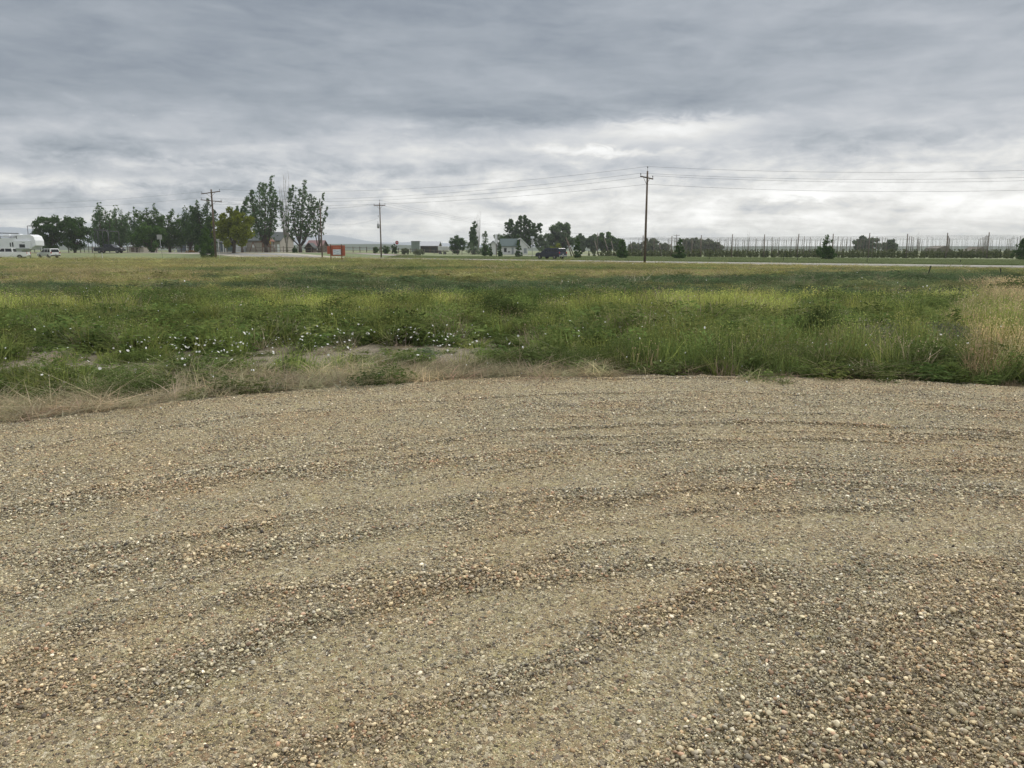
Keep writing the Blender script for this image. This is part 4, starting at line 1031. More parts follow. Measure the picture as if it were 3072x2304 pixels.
# ================================================================ power line poles and wires
def power_pole(px, Y, top_py, arms, label, base_r=.16, rz=0.0, group='power poles', transformer=False, topball=True, name='power_pole', z0=None):
    X = at(px, Y); zb = gzf(X, Y) if z0 is None else z0
    H = zfor(top_py, Y) - zb
    root = empty(name, (X, Y, zb), rz, label, 'power pole', group)
    MB().tube([(0, 0, -.3), (0, 0, H * .5), (0, 0, H)], [base_r, base_r * .82, base_r * .62], 10).build('pole', M['wood_pole'], root)
    tips = []
    for dz, length, ang in arms:
        ca, sa = math.cos(ang), math.sin(ang)
        mb = MB(); mb.box((0, -.16, H - dz), (length, .12, .14), ry=-ang, bevel=.01)
        mb.tube([(length * .26 * ca, -.2, H - dz + length * .26 * sa), (0, -.15, H - dz - .75)], .025, 5)
        mb.tube([(-length * .26 * ca, -.2, H - dz - length * .26 * sa), (0, -.15, H - dz - .75)], .025, 5)
        a = mb.build('crossarm', M['wood_pole'], root)
        for sx in (-.47, .47):
            c = (sx * length * ca, -.16, H - dz + .07 + sx * length * sa)
            MB().lathe(c, (0, 0, 1), [(.02, 0), (.02, .1), (.06, .12), (.07, .18), (.045, .24), (.05, .28), (.01, .31)], 10).build('insulator', M['insulator'], a)
            tips.append((c[0], c[1], c[2] + .28))
    if topball:
        MB().lathe((0, 0, H), (0, 0, 1), [(.02, -.05), (.02, .35), (.06, .37), (.07, .43), (.045, .50), (.01, .55)], 10).build('insulator', M['insulator'], root)
        tips.append((0, 0, H + .5))
    if transformer:
        mb = MB(); mb.lathe((-.42, -.05, H - 5.0), (0, 0, 1), [(.20, 0), (.24, .03), (.24, .85), (.19, .93), (.10, .96)], 14)
        mb.box((-.2, -.05, H - 4.5), (.25, .1, .1)); tf = mb.build('transformer', M['metal_grey'], root)
        MB().lathe((-.45, -.05, H - 4.06), (0, 0, 1), [(.04, 0), (.055, .08), (.035, .16), (.045, .25), (.015, .5)], 8).build('bushing', M['insulator'], tf)
        MB().box((-.36, -.05, H - 2.6), (.10, .10, .35), bevel=.02).build('fuse_cutout', M['insulator'], root)
    Mx = Matrix.Translation((X, Y, zb)) @ Matrix.Rotation(rz, 4, 'Z')
    return root, [Mx @ Vector(t_) for t_ in tips], (X, Y, zb, H)
WG2 = 'overhead wires'
def wire(a, b, sag, rad, label, group=WG2):
    a = Vector(a); b = Vector(b); n = 24
    pts = [a.lerp(b, i / n) - Vector((0, 0, sag * 4 * (i / n) * (1 - i / n))) for i in range(n + 1)]
    o = MB().tube(pts, rad, 4, False).build('overhead_wire', M['wire']); return tag(o, label, 'wire', group)
# tall pole right of centre
pT, tT, iT = power_pole(1934, 89, 513, [(.75, 1.7, -.24)], 'tall wooden power pole with one crossarm beside the road, right of the middle', .16, R(-38))
pL, tL, iL = power_pole(648, 130, 568, [(.55, 4.0, .08), (1.9, 4.4, -.10)], 'double-armed wooden power pole among the trees on the left', .20, R(-20), topball=False)
pC, tC, iC = power_pole(1144, 152, 608, [(.55, 2.3, .04)], 'slim power pole with a grey transformer left of the stop sign', .15, R(0), transformer=True)
pB, tB, iB = power_pole(967, 150, 617, [], 'bare brown pole without arms right of the cottonwoods', .15, 0, topball=False)
pF, tF, iF = power_pole(1792, 240, 698, [(.8, 1.9, 0)], 'small far power pole above the hazy trees', .12, 0, topball=False)
pG, tG, iG = power_pole(2028, 330, 702, [(.6, 2.6, 0), (1.8, 2.9, 0), (3.2, 2.6, 0)], 'faint far power pole with three arms right of the tall pole', .14, 0, topball=False)
# offstage poles that carry the wires on
off = Vector((83, 75, 0)); dR = Vector((off.x - iT[0], off.y - iT[1], 0))
def rt(v, k=1.0): return Vector(v) + dR * k
names = ['lower left', 'lower right', 'top']
for i, (a, nm) in enumerate(zip(tT, ['left insulator', 'right insulator', 'top insulator'])):
    wire(a, rt(a), 1.25, .013, 'wire running right from the %s of the tall power pole' % nm)
tgt = [tL[2], tL[3], tL[1]]
for i, (a, nm) in enumerate(zip(tT, ['left insulator', 'right insulator', 'top insulator'])):
    wire(a, tgt[i], 1.3, .013, 'wire running left from the %s of the tall power pole' % nm)
lo = Vector((iT[0], iT[1] - .15, iT[2] + iT[3] - 2.05)); lo.z = zfor(553, 89)
wire(lo, rt(lo), 1.3, .014, 'lowest single wire running right from the tall power pole')
wire(lo, (iL[0], iL[1] - .2, zfor(612, 130)), 1.1, .014, 'lowest single wire running left from the tall power pole')
for i, a in enumerate(tC):
    wire(a, Vector((at(1792 + i * 6, 240), 240, zfor(703, 240))), 1.4, .013, 'wire sloping right from the %s of the transformer pole' % ['left insulator', 'right insulator', 'top insulator'][i])
for i, a in enumerate(tC[:2]):
    wire(a, Vector((iL[0], iL[1], zfor(598 + 5 * i, 130))), 1.2, .013, 'wire going left from the %s of the transformer pole' % ['left insulator', 'right insulator'][i])
wire((iC[0], iC[1], zfor(652, 152)), (iB[0], iB[1], zfor(668, 150)), .9, .012, 'short sagging wire between the transformer pole and the bare brown pole')
for tl in (tL[0], tL[2]):
    wire(tl, (tl.x - 75, tl.y + 25, tl.z), 1.2, .013, 'wire going left from the upper crossarm of the double-armed pole' if tl is tL[0] else 'wire going left from the lower crossarm of the double-armed pole')
for i, a in enumerate(tF[:2]): wire(a, tG[i * 1], 1.2, .012, 'faint wire between the two far poles, %s of the pair' % ['upper', 'lower'][i])

# ================================================================ signs, mailbox, posts
def post(mb, x, y, z0, z1, r=.03): mb.tube([(x, y, z0), (x, y, z1)], r, 8)
def text_mesh(s, size, mat, parent, loc, rot, name='lettering'):
    cu = bpy.data.curves.new(name, 'FONT'); cu.body = s; cu.size = size; cu.align_x = 'CENTER'; cu.align_y = 'CENTER'; cu.extrude = .002
    o = bpy.data.objects.new(name, cu); COL.objects.link(o)
    dg = bpy.context.evaluated_depsgraph_get(); me = bpy.data.meshes.new_from_object(o.evaluated_get(dg))
    COL.objects.unlink(o); bpy.data.objects.remove(o)
    me.materials.clear(); me.materials.append(mat)
    q = link(name, me, parent, loc); q.rotation_euler = rot; return q
# stop sign
X = at(1192, 165); z = gzf(X, 165); top = zfor(721.5, 165)
root = empty('stop_sign', (X, 165, z), 0, 'red octagonal stop sign facing the camera right of the transformer pole', 'sign')
mb = MB(); post(mb, 0, .03, -.2, top - z - .05, .035); mb.build('post', M['metal_grey'], root)
cz = top - z - .45
ring = [(.42 * math.cos(math.pi / 8 + k * math.pi / 4), .42 * math.sin(math.pi / 8 + k * math.pi / 4)) for k in range(8)]
mb = MB(); mb.prism(ring, -.012, .0); w_ = mb.build('sign_border', M['white_paint'], root, (0, -.01, cz))
mb = MB(); mb.prism([(x * .93, y * .93) for x, y in ring], -.02, -.013); mb.build('sign_face', M['stop_red'], root, (0, -.01, cz))
text_mesh('STOP', .30, M['white_paint'], root, (0, -.034, cz), (R(90), 0, 0))
# back of octagonal sign seen nearly edge-on with a street-name blade above
X = at(1597, 131); z = 0
root = empty('stop_sign', (X, 131, z), R(58), 'octagonal sign seen edge-on with a small plate on top, left of the dark blue car', 'sign')
H_ = zfor(708, 131)
mb = MB(); post(mb, 0, .03, -.2, H_ - .1, .04); mb.build('post', M['metal_grey'], root)
mb = MB(); mb.prism([(x * .95, y * 1.4) for x, y in ring], -.012, .004); mb.build('sign_face', M['sign_back'], root, (0, -.01, zfor(726, 131)))
mb = MB(); mb.box((0, 0, 0), (.62, .02, .36), rz=R(-58), bevel=.008); mb.build('name_plate', M['sign_white'], root, (0, 0, zfor(712, 131)))
# rectangular sign left
X = at(484, 118); H_ = zfor(704, 118)
root = empty('road_sign', (X, 118, 0), R(6), 'pale rectangular sign on a thin leaning post in front of the dark poplars', 'sign')
mb = MB(); mb.tube([(.24, 0, -.2), (0, 0, H_ - .05)], .028, 8); mb.build('post', M['metal_grey'], root)
mb = MB(); mb.box((0, -.04, H_ - .36), (.76, .015, .74), bevel=.03); mb.build('sign_face', M['sign_back'], root)
# small shield-shaped sign
X = at(658, 112); H_ = zfor(716, 112)
root = empty('road_sign', (X, 112, 0), R(8), 'small shield-shaped sign on a white post below the double-armed power pole', 'sign')
mb = MB(); mb.tube([(.08, 0, -.2), (.05, 0, H_ * .55), (0, 0, H_ - .05)], .03, 8); mb.build('post', M['white_paint'], root)
mb = MB(); mb.prism([(-.2, .25), (.2, .25), (.22, .0), (.1, -.2), (0, -.3), (-.1, -.2), (-.22, 0)], -.01, .008, bevel=.004); mb.build('sign_face', M['sign_back'], root, (0, -.04, H_ - .28))
# orange board
Y = 103; X0, X1 = at(986, Y), at(1037, Y); xc = (X0 + X1) / 2; zt, zb_ = zfor(736, Y), zfor(767.5, Y)
root = empty('notice_board', (xc, Y, 0), R(-4), 'orange wooden notice board with a white panel between two dark posts', 'sign')
mb = MB(); mb.box((.12, .03, (zt + zb_) / 2), (X1 - X0 - .25, .04, zt - zb_), bevel=.006); bd = mb.build('board', M['orange'], root)
mb = MB(); mb.box((-1.10, .30, (zt + zb_) / 2 + .08), (.05, .75, zt - zb_ - .35), rz=R(-35), bevel=.006); mb.build('side_board', M['orange'], root)
for px_ in (993.5, 1027):
    mb = MB(); q = at(px_, Y) - xc; mb.box((q, -.06, (zt + .25) / 2 - .2), (.11, .11, zt + .45), bevel=.01); mb.build('post', M['wood_red'], root)
a, b = at(1000, Y) - xc, at(1024, Y) - xc
mb = MB(); mb.box(((a + b) / 2, -.02, (zfor(748, Y) + zfor(764, Y)) / 2), (b - a, .03, zfor(748, Y) - zfor(764, Y)), bevel=.004); pn = mb.build('white_panel', M['sign_white'], root)
for i in range(4):
    MB().box(((a + b) / 2 - .25 + .28 * (i % 2) * 1.5 - .05, -.041, zfor(751 + 3.4 * i, Y)), (.36 - .06 * (i % 3), .006, .05)).build('faded_print', M['sign_blue'], pn)
flm = simple('faded_orange_lettering', (.60, .24, .15), .6, .1, 3)
for i in range(6): MB().box((a + .12 + i * (b - a - .2) / 5, .004, zfor(742, Y)), (.06, .006, .16 + .03 * (i % 2))).build('faded_letter', flm, bd)
# mailbox
X = at(308, 118)
root = empty('mailbox', (X, 118, 0), R(20), 'black mailbox on a white post at the edge of the field below the black pickup', 'mailbox')
H_ = zfor(752, 118)
mb = MB(); mb.box((0, 0, (H_ - .2) / 2), (.11, .11, H_ - .15), bevel=.01); mb.build('post', M['white_paint'], root)
mb = MB(); mb.prism([(-.24, 0), (.24, 0), (.24, .14), (.17, .23), (.06, .27), (-.06, .27), (-.17, .23), (-.24, .14)], -.28, .28, bevel=.01); bx_ = mb.build('box', M['black'], root, (0, 0, H_ - .26))
mb = MB(); mb.box((.25, -.1, .18), (.015, .05, .16)); mb.build('flag', M['stop_red'], bx_)
# small steel posts
for px_, Yp, tp, bp, ln, lab, gr in [
    (2776, 40, 797, 833, .28, 'dark steel fence post leaning right in the field', 'steel posts standing in the field'),
    (3004, 41, 805, 834, -.18, 'dark steel fence post leaning left near the right edge', 'steel posts standing in the field'),
    (2127, 110, 770, 784, 0, 'short dim marker post left of the pair near the bent young tree', 'marker posts along the road'),
    (2350, 105, 768, 788, -.05, 'short dark marker post, left of the pair near the bent young tree', 'marker posts along the road'),
    (2393, 108, 774, 786, -.1, 'short dark marker post, right of the pair near the bent young tree', 'marker posts along the road'),
    (2601, 92, 776, 795, -.05, 'dark marker post below the wide grey tree', 'marker posts along the road'),
    (2881, 90, 779, 797, -.08, 'dark marker post between the two leaning posts', 'marker posts along the road'),
    (2930, 92, 785, 799, -.1, 'faint marker post right of the one between the leaning posts', 'marker posts along the road')]:
    Xp = at(px_, Yp); zt = zfor(tp, Yp)
    root = empty('fence_post', (Xp, Yp, 0), 0, lab, 'post', gr)
    mb = MB(); top_ = Vector((ln * zt, 0, zt))
    w3 = .035 if Yp > 60 else .03
    mb.prism([(-w3, -.12), (w3, -.12), (w3 + ln * zt, zt), (-w3 + ln * zt, zt)], -.006, .006)
    mb.prism([(-.006, -.12), (.006, -.12), (.006 + ln * zt, zt), (-.006 + ln * zt, zt)], -.006, .045)
    for k in range(6):
        f = .3 + .1 * k; mb.box((ln * zt * f, -.01, zt * f), (.03, .012, .015))
    mb.build('rail', M['post_green'], root)
X = at(1489, 160)
root = empty('narrow_post', (X, 160, 0), 0, 'tall narrow pale post before the left gable of the white house', 'post')
MB().box((0, 0, zfor(713, 160) / 2), (.16, .16, zfor(713, 160)), bevel=.02).build('shaft', M['wood_grey'], root)
MB().box((0, 0, zfor(722, 160)), (.42, .3, 1.2), bevel=.03).build('white_sleeve', M['white_paint'], root)

# ================================================================ vehicles
def wheel(parent, x, y, r, w_=.22):
    s_ = 1 if y > 0 else -1
    wh = MB().lathe((0, -w_ / 2, 0), (0, 1, 0), [(r * .62, 0), (r * .9, .0), (r, .04), (r, w_ - .04), (r * .9, w_), (r * .62, w_)], 24).build('wheel', M['tyre'], parent, (x, y, r))
    mb = MB(); mb.lathe((0, (w_ / 2 - .035) * s_ - .02, 0), (0, 1, 0), [(r * .18, .0), (r * .60, .012), (r * .62, .03), (r * .18, .05)], 24)
    for k in range(5):
        a = k * 2 * math.pi / 5; mb.box((math.cos(a) * r * .36, (w_ / 2 + .005) * s_, math.sin(a) * r * .36), (r * .5, .02, r * .14), ry=-a)
    mb.build('rim', M['rim'], wh)
def arch(x0, x1, z, r, wheels):
    """bottom sill line with wheel arches, from x1 back to x0"""
    pts = []
    for wx in sorted(wheels, reverse=True):
        pts.append((wx + r, z))
        for k in range(1, 8):
            a = math.pi * k / 8; pts.append((wx + r * math.cos(a), z + r * math.sin(a) * .92))
        pts.append((wx - r, z))
    return pts
def vehicle(name, loc, rz, L, W, H, belt, paint, label, cat, kind='suv', group=None, wheelr=.37):
    """nose toward +x, origin centre on the ground"""
    root = empty(name, loc, rz, label, cat, group)
    hl = L / 2; fw, rw = hl - .92, -hl + 1.0
    if kind == 'truck': rw = -hl + 1.15
    sill = .38
    if kind == 'suv':
        prof = [(hl, sill + .12), (hl, belt * .72), (hl - .12, belt * .92), (hl - 1.05, belt), (-hl + .03, belt + .02), (-hl, sill + .1), (-hl + .1, sill)]
        gh = [(hl - 1.1, belt - .02), (hl - 1.95, H - .08), (hl - 2.3, H - .02), (-hl + .35, H - .02), (-hl + .18, H - .1), (-hl + .05, belt - .02)]
    else:
        prof = [(hl, sill + .15), (hl, belt * .78), (hl - .12, belt * .95), (hl - 1.35, belt), (-hl + .0, belt - .02), (-hl, sill + .1), (-hl + .05, sill)]
        gh = [(hl - 1.35, belt - .02), (hl - 2.1, H - .06), (hl - 2.4, H - .01), (hl - 3.55, H - .01), (hl - 3.75, H - .08), (hl - 3.85, belt - .02)]
    prof = prof + arch(0, 0, sill, wheelr + .07, [fw, rw])[::-1]
    mb = MB(); mb.prism(prof, -W / 2, W / 2, bevel=.035)
    tp = lambda x, z: .13 * (z - belt) / (H - belt) if z > belt else 0.0
    mb.prism(gh, -W / 2 + .05, W / 2 - .05, bevel=.03, taper=tp)
    body = mb.build('body', M[paint], root)
    # windows
    def sidewin(x0b, x1b, x0t, x1t, s_):
        z0, z1 = belt + .06, H - .14; y0 = (W / 2 - .05 - tp(0, z0) + .012) * s_; y1 = (W / 2 - .05 - tp(0, z1) + .012) * s_
        mb = MB(); mb.poly([(x0b, y0, z0), (x1b, y0, z0), (x1t, y1, z1), (x0t, y1, z1)]); f = mb.build('side_window', M['glass'], root)
    for s_ in (-1, 1):
        if kind == 'suv':
            sidewin(hl - 1.28, hl - 2.35, hl - 1.98, hl - 2.35, s_); sidewin(hl - 2.45, hl - 3.3, hl - 2.45, hl - 3.28, s_); sidewin(hl - 3.4, -hl + .35, hl - 3.4, -hl + .48, s_)
        else:
            sidewin(hl - 1.55, hl - 2.55, hl - 2.15, hl - 2.55, s_); sidewin(hl - 2.66, hl - 3.65, hl - 2.66, hl - 3.55, s_)
    def cross(xb, zb, xt, zt, nm, inset=.16, off_=.012):
        yb, yt = W / 2 - .05 - inset + .04, W / 2 - .05 - inset - tp(0, zt) * .8
        MB().poly([(xb + off_, -yb, zb), (xb + off_, yb, zb), (xt + off_, yt, zt), (xt + off_, -yt, zt)]).build(nm, M['glass'], root)
    if kind == 'suv':
        cross(hl - 1.18, belt + .06, hl - 1.9, H - .13, 'windscreen', off_=.02); cross(-hl + .07, belt + .06, -hl + .17, H - .14, 'rear_window', off_=-.025)
    else:
        cross(hl - 1.44, belt + .06, hl - 2.06, H - .12, 'windscreen', off_=.02); cross(hl - 3.84, belt + .06, hl - 3.76, H - .14, 'rear_window', off_=-.025)
        x0, x1 = -hl + .12, hl - 3.95
        MB().box(((x0 + x1) / 2, 0, belt + .0), (x1 - x0, W - .28, .03)).build('bed_cover' if False else 'bed', M['metal_dark'], root)
    for s_ in (-1, 1):
        MB().box((hl - .03, s_ * (W / 2 - .26), belt * .80), (.08, .34, .17), bevel=.02).build('headlight', M['clear_lamp'], root)
        zl = belt * .86 if kind == 'truck' else belt * .98
        MB().box((-hl + .0, s_ * (W / 2 - .11), zl), (.08, .17, .34 if kind == 'truck' else .26), bevel=.02).build('tail_light', M['red_lamp'], root)
        MB().box((hl - 1.45 if kind == 'suv' else hl - 1.7, s_ * (W / 2 + .08), belt + .10), (.10, .20, .14), bevel=.03).build('mirror', M[paint], root)
    MB().box((-hl - .02, 0, sill + .14), (.14, W - .12, .22), bevel=.03).build('rear_bumper', M['chrome'] if kind == 'truck' or paint == 'car_blue' else M['metal_dark'], root)
    MB().box((hl + .02, 0, sill + .14), (.12, W - .12, .22), bevel=.03).build('front_bumper', M['metal_dark'], root)
    MB().box((-hl - .03, 0, belt * .74), (.02, .32, .16), bevel=.004).build('number_plate', M['plate'], root)
    if kind == 'suv':
        for s_ in (-1, 1):
            mb = MB(); mb.tube([(hl - 2.3, s_ * (W / 2 - .26), H - .02), (hl - 2.4, s_ * (W / 2 - .26), H + .05), (-hl + .6, s_ * (W / 2 - .26), H + .05), (-hl + .5, s_ * (W / 2 - .26), H - .02)], .018, 6)
            mb.build('roof_rail', M['metal_dark'], root)
    for s_ in (-1, 1):
        for wx in (fw, rw): wheel(root, wx, s_ * (W / 2 - .13), wheelr)
    return root
vehicle('suv', (at(1653, 124.5), 124.5, .05), R(180 - 44), 5.15, 2.0, 1.80, 1.08, 'car_blue', 'dark blue sport utility vehicle driving away left on the road', 'car')
vehicle('suv', (at(147, 141), 141, 0), R(152), 4.4, 1.85, 1.80, 1.05, 'car_white', 'white boxy sport utility vehicle parked right of the camper, rear turned to the camera', 'car', wheelr=.36)
vehicle('pickup_truck', (at(30, 131.5), 131.5, 0), R(196), 5.9, 2.0, 1.92, 1.18, 'car_white', 'white crew-cab pickup parked at the left edge in front of the camper', 'pickup truck', kind='truck')
Yk = 166; zk = gzf(at(330, Yk), Yk)
vehicle('pickup_truck', (at(331, Yk), Yk, zk), R(3), 5.9, 2.0, 1.95, 1.2, 'car_dark', 'black pickup truck parked under the poplars facing right', 'pickup truck', kind='truck')

# ---- fifth-wheel camper
Yc = 139.0
root = empty('camper_trailer', (at(20, Yc), Yc, 0), R(-3), 'white fifth-wheel camper parked behind the white pickup at the left edge', 'camper')
k_ = Yc / F
def cx_(px): return (px - 20) * k_
def czz(py): return zfor(py, Yc)
x_l, x_r = cx_(-110), cx_(127)
body = [(x_l, .9), (x_l, czz(716)), (cx_(62), czz(716)), (cx_(66), czz(705)), (cx_(112), czz(704)), (cx_(122), czz(709)), (cx_(127), czz(722)), (cx_(127), czz(737)), (cx_(116), czz(740)), (cx_(112), czz(748)), (cx_(84), czz(748)), (cx_(80), .9)]
MB().prism(body[::-1], -1.2, 1.2, bevel=.09).build('body', M['rv_white'], root)
MB().box(((cx_(65) + cx_(114)) / 2, -1.42, (czz(722) + czz(747)) / 2), (cx_(114) - cx_(65), .5, czz(722) - czz(747)), bevel=.05).build('slide_out', M['rv_white'], root)
mb = MB(); mb.box(((x_l + cx_(64)) / 2, -1.215, czz(746.5)), (cx_(62) - x_l, .02, .10)); mb.box(((cx_(65) + cx_(114)) / 2, -1.685, czz(746)), (cx_(113) - cx_(66), .02, .09)); mb.build('trim_stripe', M['rv_grey'], root)
def rvwin(p0, p1, q0, q1, y):
    MB().box(((cx_(p0) + cx_(p1)) / 2, y, (czz(q0) + czz(q1)) / 2), (cx_(p1) - cx_(p0), .03, czz(q0) - czz(q1)), bevel=.01).build('window', M['glass'], root)
rvwin(83, 100, 733, 743, -1.68); rvwin(49, 52.5, 728, 740, -1.21); rvwin(56, 60, 727, 740, -1.21); rvwin(13.5, 18.5, 731, 739, -1.21); rvwin(4, 7, 727, 737, -1.21); rvwin(-40, -30, 728, 740, -1.21)
mb = MB(); mb.tube([(cx_(20), -1.3, czz(699.5)), (cx_(80), -1.3, czz(701))], .07, 8); mb.tube([(cx_(8), -1.25, czz(710)), (cx_(20), -1.3, czz(700))], .05, 6); mb.build('awning', M['metal_dark'], root)
mb = MB(); mb.tube([(cx_(24), -1.25, czz(711)), (cx_(72), -1.25, czz(711))], .045, 6); mb.tube([(cx_(72), -1.25, czz(717)), (cx_(72), -1.25, czz(708))], .045, 6); mb.tube([(cx_(24), -1.25, czz(717)), (cx_(24), -1.25, czz(708))], .045, 6); mb.build('roof_rack', M['metal_dark'], root)
MB().box((cx_(30), .2, czz(708)), (1.3, 1.0, .5), bevel=.08).build('air_conditioner', M['rv_white'], root)
MB().box((cx_(50), .6, czz(708)), (2.2, .9, .7), bevel=.08).build('roof_pod', M['rv_white'], root)
MB().box((cx_(96), -1.68, czz(728)), (.5, .01, .1)).build('crest', M['rv_grey'], root)
mb = MB()
for p in (86, 90, 104): mb.box((cx_(p), -.9, .5), (.12, .12, 1.1))
mb.build('landing_leg', M['metal_dark'], root)
for wx in (cx_(-30), cx_(-14)):
    for s_ in (-1, 1): wheel(root, wx, s_ * 1.05, .42)

# ================================================================ farm buildings, fences
def gable_building(name, px0, px1, Y, eave, ridge_, base, depth, wallm, roofm, label, cat='building', group=None, ridge_along='x', z0=None, rz=0.0, over=.35):
    X0, X1 = at(px0, Y), at(px1, Y); xc = (X0 + X1) / 2; L = X1 - X0; zb = gzf(xc, Y) if z0 is None else z0
    he, hr = zfor(eave, Y) - zb, zfor(ridge_, Y) - zb
    root = empty(name, (xc, Y, zb), rz, label, cat, group)
    hl = L / 2; t_ = .14
    mb = MB()
    if ridge_along == 'x':
        bm = mb.bm
        vs = lambda y, z: [(-hl, y, z), (hl, y, z)]
        P = [bm.verts.new(p) for p in [(-hl, 0, -.2), (hl, 0, -.2), (hl, depth, -.2), (-hl, depth, -.2), (-hl, 0, he), (hl, 0, he), (hl, depth, he), (-hl, depth, he), (-hl, depth / 2, hr - .03), (hl, depth / 2, hr - .03)]]
        for f in [(0, 1, 5, 4), (2, 3, 7, 6), (1, 2, 6, 9, 5), (3, 0, 4, 8, 7), (4, 5, 9, 8), (6, 7, 8, 9)]: bm.faces.new([P[i] for i in f])
        mb.build('wall', M[wallm], root)
        sl = (hr - he) / (depth / 2)
        mb = MB(); o_ = over
        prof = [(-o_, he - sl * o_ + .02), (depth / 2, hr + .02), (depth + o_, he - sl * o_ + .02), (depth + o_, he - sl * o_ + .02 + t_), (depth / 2, hr + .02 + t_ * 1.1), (-o_, he - sl * o_ + .02 + t_)]
        bm = mb.bm; a = [bm.verts.new((-hl - o_, y, z)) for y, z in prof]; b = [bm.verts.new((hl + o_, y, z)) for y, z in prof]
        bm.faces.new(a); bm.faces.new(b[::-1])
        for i in range(6): bm.faces.new((a[i], a[(i + 1) % 6], b[(i + 1) % 6], b[i]))
        mb.build('roof', M[roofm], root)
    else:
        mb.prism([(-hl, -.2), (hl, -.2), (hl, he), (0, hr - .03), (-hl, he)], 0, depth); mb.build('wall', M[wallm], root)
        sl = (hr - he) / hl; o_ = over
        mb = MB(); mb.prism([(-hl - o_, he - sl * o_ + .02), (0, hr + .02), (hl + o_, he - sl * o_ + .02), (hl + o_, he - sl * o_ + .02 + t_), (0, hr + .02 + t_ * 1.2), (-hl - o_, he - sl * o_ + .02 + t_)], -o_, depth + o_)
        mb.build('roof', M[roofm], root)
    return root, xc, zb
def opening(root, xc, zb, Y, p0, p1, q0, q1, nm, mat, dy=-.02):
    a, b = at(p0, Y) - xc, at(p1, Y) - xc; z0, z1 = zfor(q1, Y) - zb, zfor(q0, Y) - zb
    fr = MB().box(((a + b) / 2, dy, (z0 + z1) / 2), (b - a, .05, z1 - z0), bevel=.01).build(nm, M[mat], root)
    return fr
# white house
Yh = 238
rt_, xc, zb = gable_building('house', 1503, 1560, Yh, 738, 717, 765, 8, 'wall_white', 'roof_green', 'white house with a slate-green roof behind slim young trees', 'house')
w1 = opening(rt_, xc, zb, Yh, 1512, 1520, 744, 756, 'window', 'glass'); w2 = opening(rt_, xc, zb, Yh, 1535, 1541, 743, 763, 'door', 'wall_grey')
opening(rt_, xc, zb, Yh, 1524, 1530, 754, 757, 'window', 'glass')
a, b = at(1560.5, Yh) - xc, at(1583, Yh) - xc; m_ = (a + b) / 2; e1, e2 = zfor(738, Yh) - zb, zfor(716, Yh) - zb
MB().prism([(a, -.2), (b, -.2), (b, e1), (a + .1, e2), (a, e2)], -1.0, 7).build('gable_wing', M['wall_white'], rt_)
MB().prism([(a - .9, e2 - .1), (a + .1, e2 + .25), (b + .7, e1 - .35), (b + .7, e1 - .6), (a + .1, e2 + .02), (a - .7, e2 - .4)], -1.3, 7.3).build('wing_roof', M['white_paint'], rt_)
wn = MB().box((m_ + .4, -1.02, zfor(752, Yh) - zb), (.9, .06, 1.5), bevel=.02).build('window', M['wall_grey'], rt_)
a, b = at(1470, Yh) - xc, at(1490, Yh) - xc
MB().prism([(a, -.2), (b, -.2), (b, e1 + .5), ((a + b) / 2, e1 + 1.4), (a, e1 + .4)], -1.5, 5).build('porch_wing', M['wall_white'], rt_)
MB().prism([(a - .4, e1 + .1), ((a + b) / 2, e1 + 1.45), (b + .4, e1 + .1), (b + .4, e1 + .35), ((a + b) / 2, e1 + 1.7), (a - .4, e1 + .35)], -1.8, 5.2).build('porch_roof', M['roof_grey'], rt_)
MB().box((at(1488, Yh) - xc, 2.0, zfor(717, Yh) - zb), (.8, .8, 3.0), bevel=.03).build('chimney', M['white_paint'], rt_)
# tan barn behind trees
Yb = 226
rt_, xc, zb = gable_building('barn', 712, 842, Yb, 722, 696, 757, 14, 'wall_tan', 'roof_dark', 'long tan building with a dark roof behind the yellow-green tree and playset', 'barn', FT and None)
for p in (735, 758, 820): opening(rt_, xc, zb, Yb, p, p + 7, 734, 744, 'window', 'wall_white')
opening(rt_, xc, zb, Yb, 833, 840, 733, 757, 'door', 'white_paint')
# blue-grey house with porch posts
Yp = 216
rt_, xc, zb = gable_building('farmhouse', 532, 706, Yp, 728, 716, 757, 9, 'wall_grey', 'roof_dark', 'low grey house with blue panels and white porch posts behind the dark poplars', 'house')
for p0, p1, mt in ((542, 560, 'blue_panel'), (585, 598, 'blue_panel'), (663, 674, 'blue_panel'), (684, 704, 'teal')): opening(rt_, xc, zb, Yp, p0, p1, 731, 752, 'wall_panel', mt)
for p in (529, 566, 573, 586, 650, 675, 682, 706):
    MB().box((at(p, Yp) - xc, -.9, (zfor(728, Yp) - zb) / 2), (.18, .18, zfor(728, Yp) - zb), bevel=.01).build('porch_post', M['white_paint'], rt_)
# white roofed shed
rt_, xc, zb = gable_building('shed', 388, 432, 222, 739, 723, 757, 9, 'wall_tan', 'roof_grey', 'shed with a pale sloping roof between two poplar trunks', 'shed')
opening(rt_, xc, zb, 222, 395, 405, 742, 756, 'door', 'wood_dark')
# red roof shed
rt_, xc, zb = gable_building('shed', 922, 966, 215, 738, 722, 757, 7, 'wood_dark', 'roof_red', 'small open shed with a dull red roof behind the rail fence', 'shed')
opening(rt_, xc, zb, 215, 950, 956, 741, 752, 'door', 'white_paint')
rt_, xc, zb = gable_building('shed', 917, 940, 205, 742, 730, 756, 4, 'wood_dark', 'roof_dark', 'small dark peaked shed left of the red-roofed shed', 'shed', ridge_along='y')
opening(rt_, xc, zb, 205, 924, 933, 744, 755, 'door', 'black')
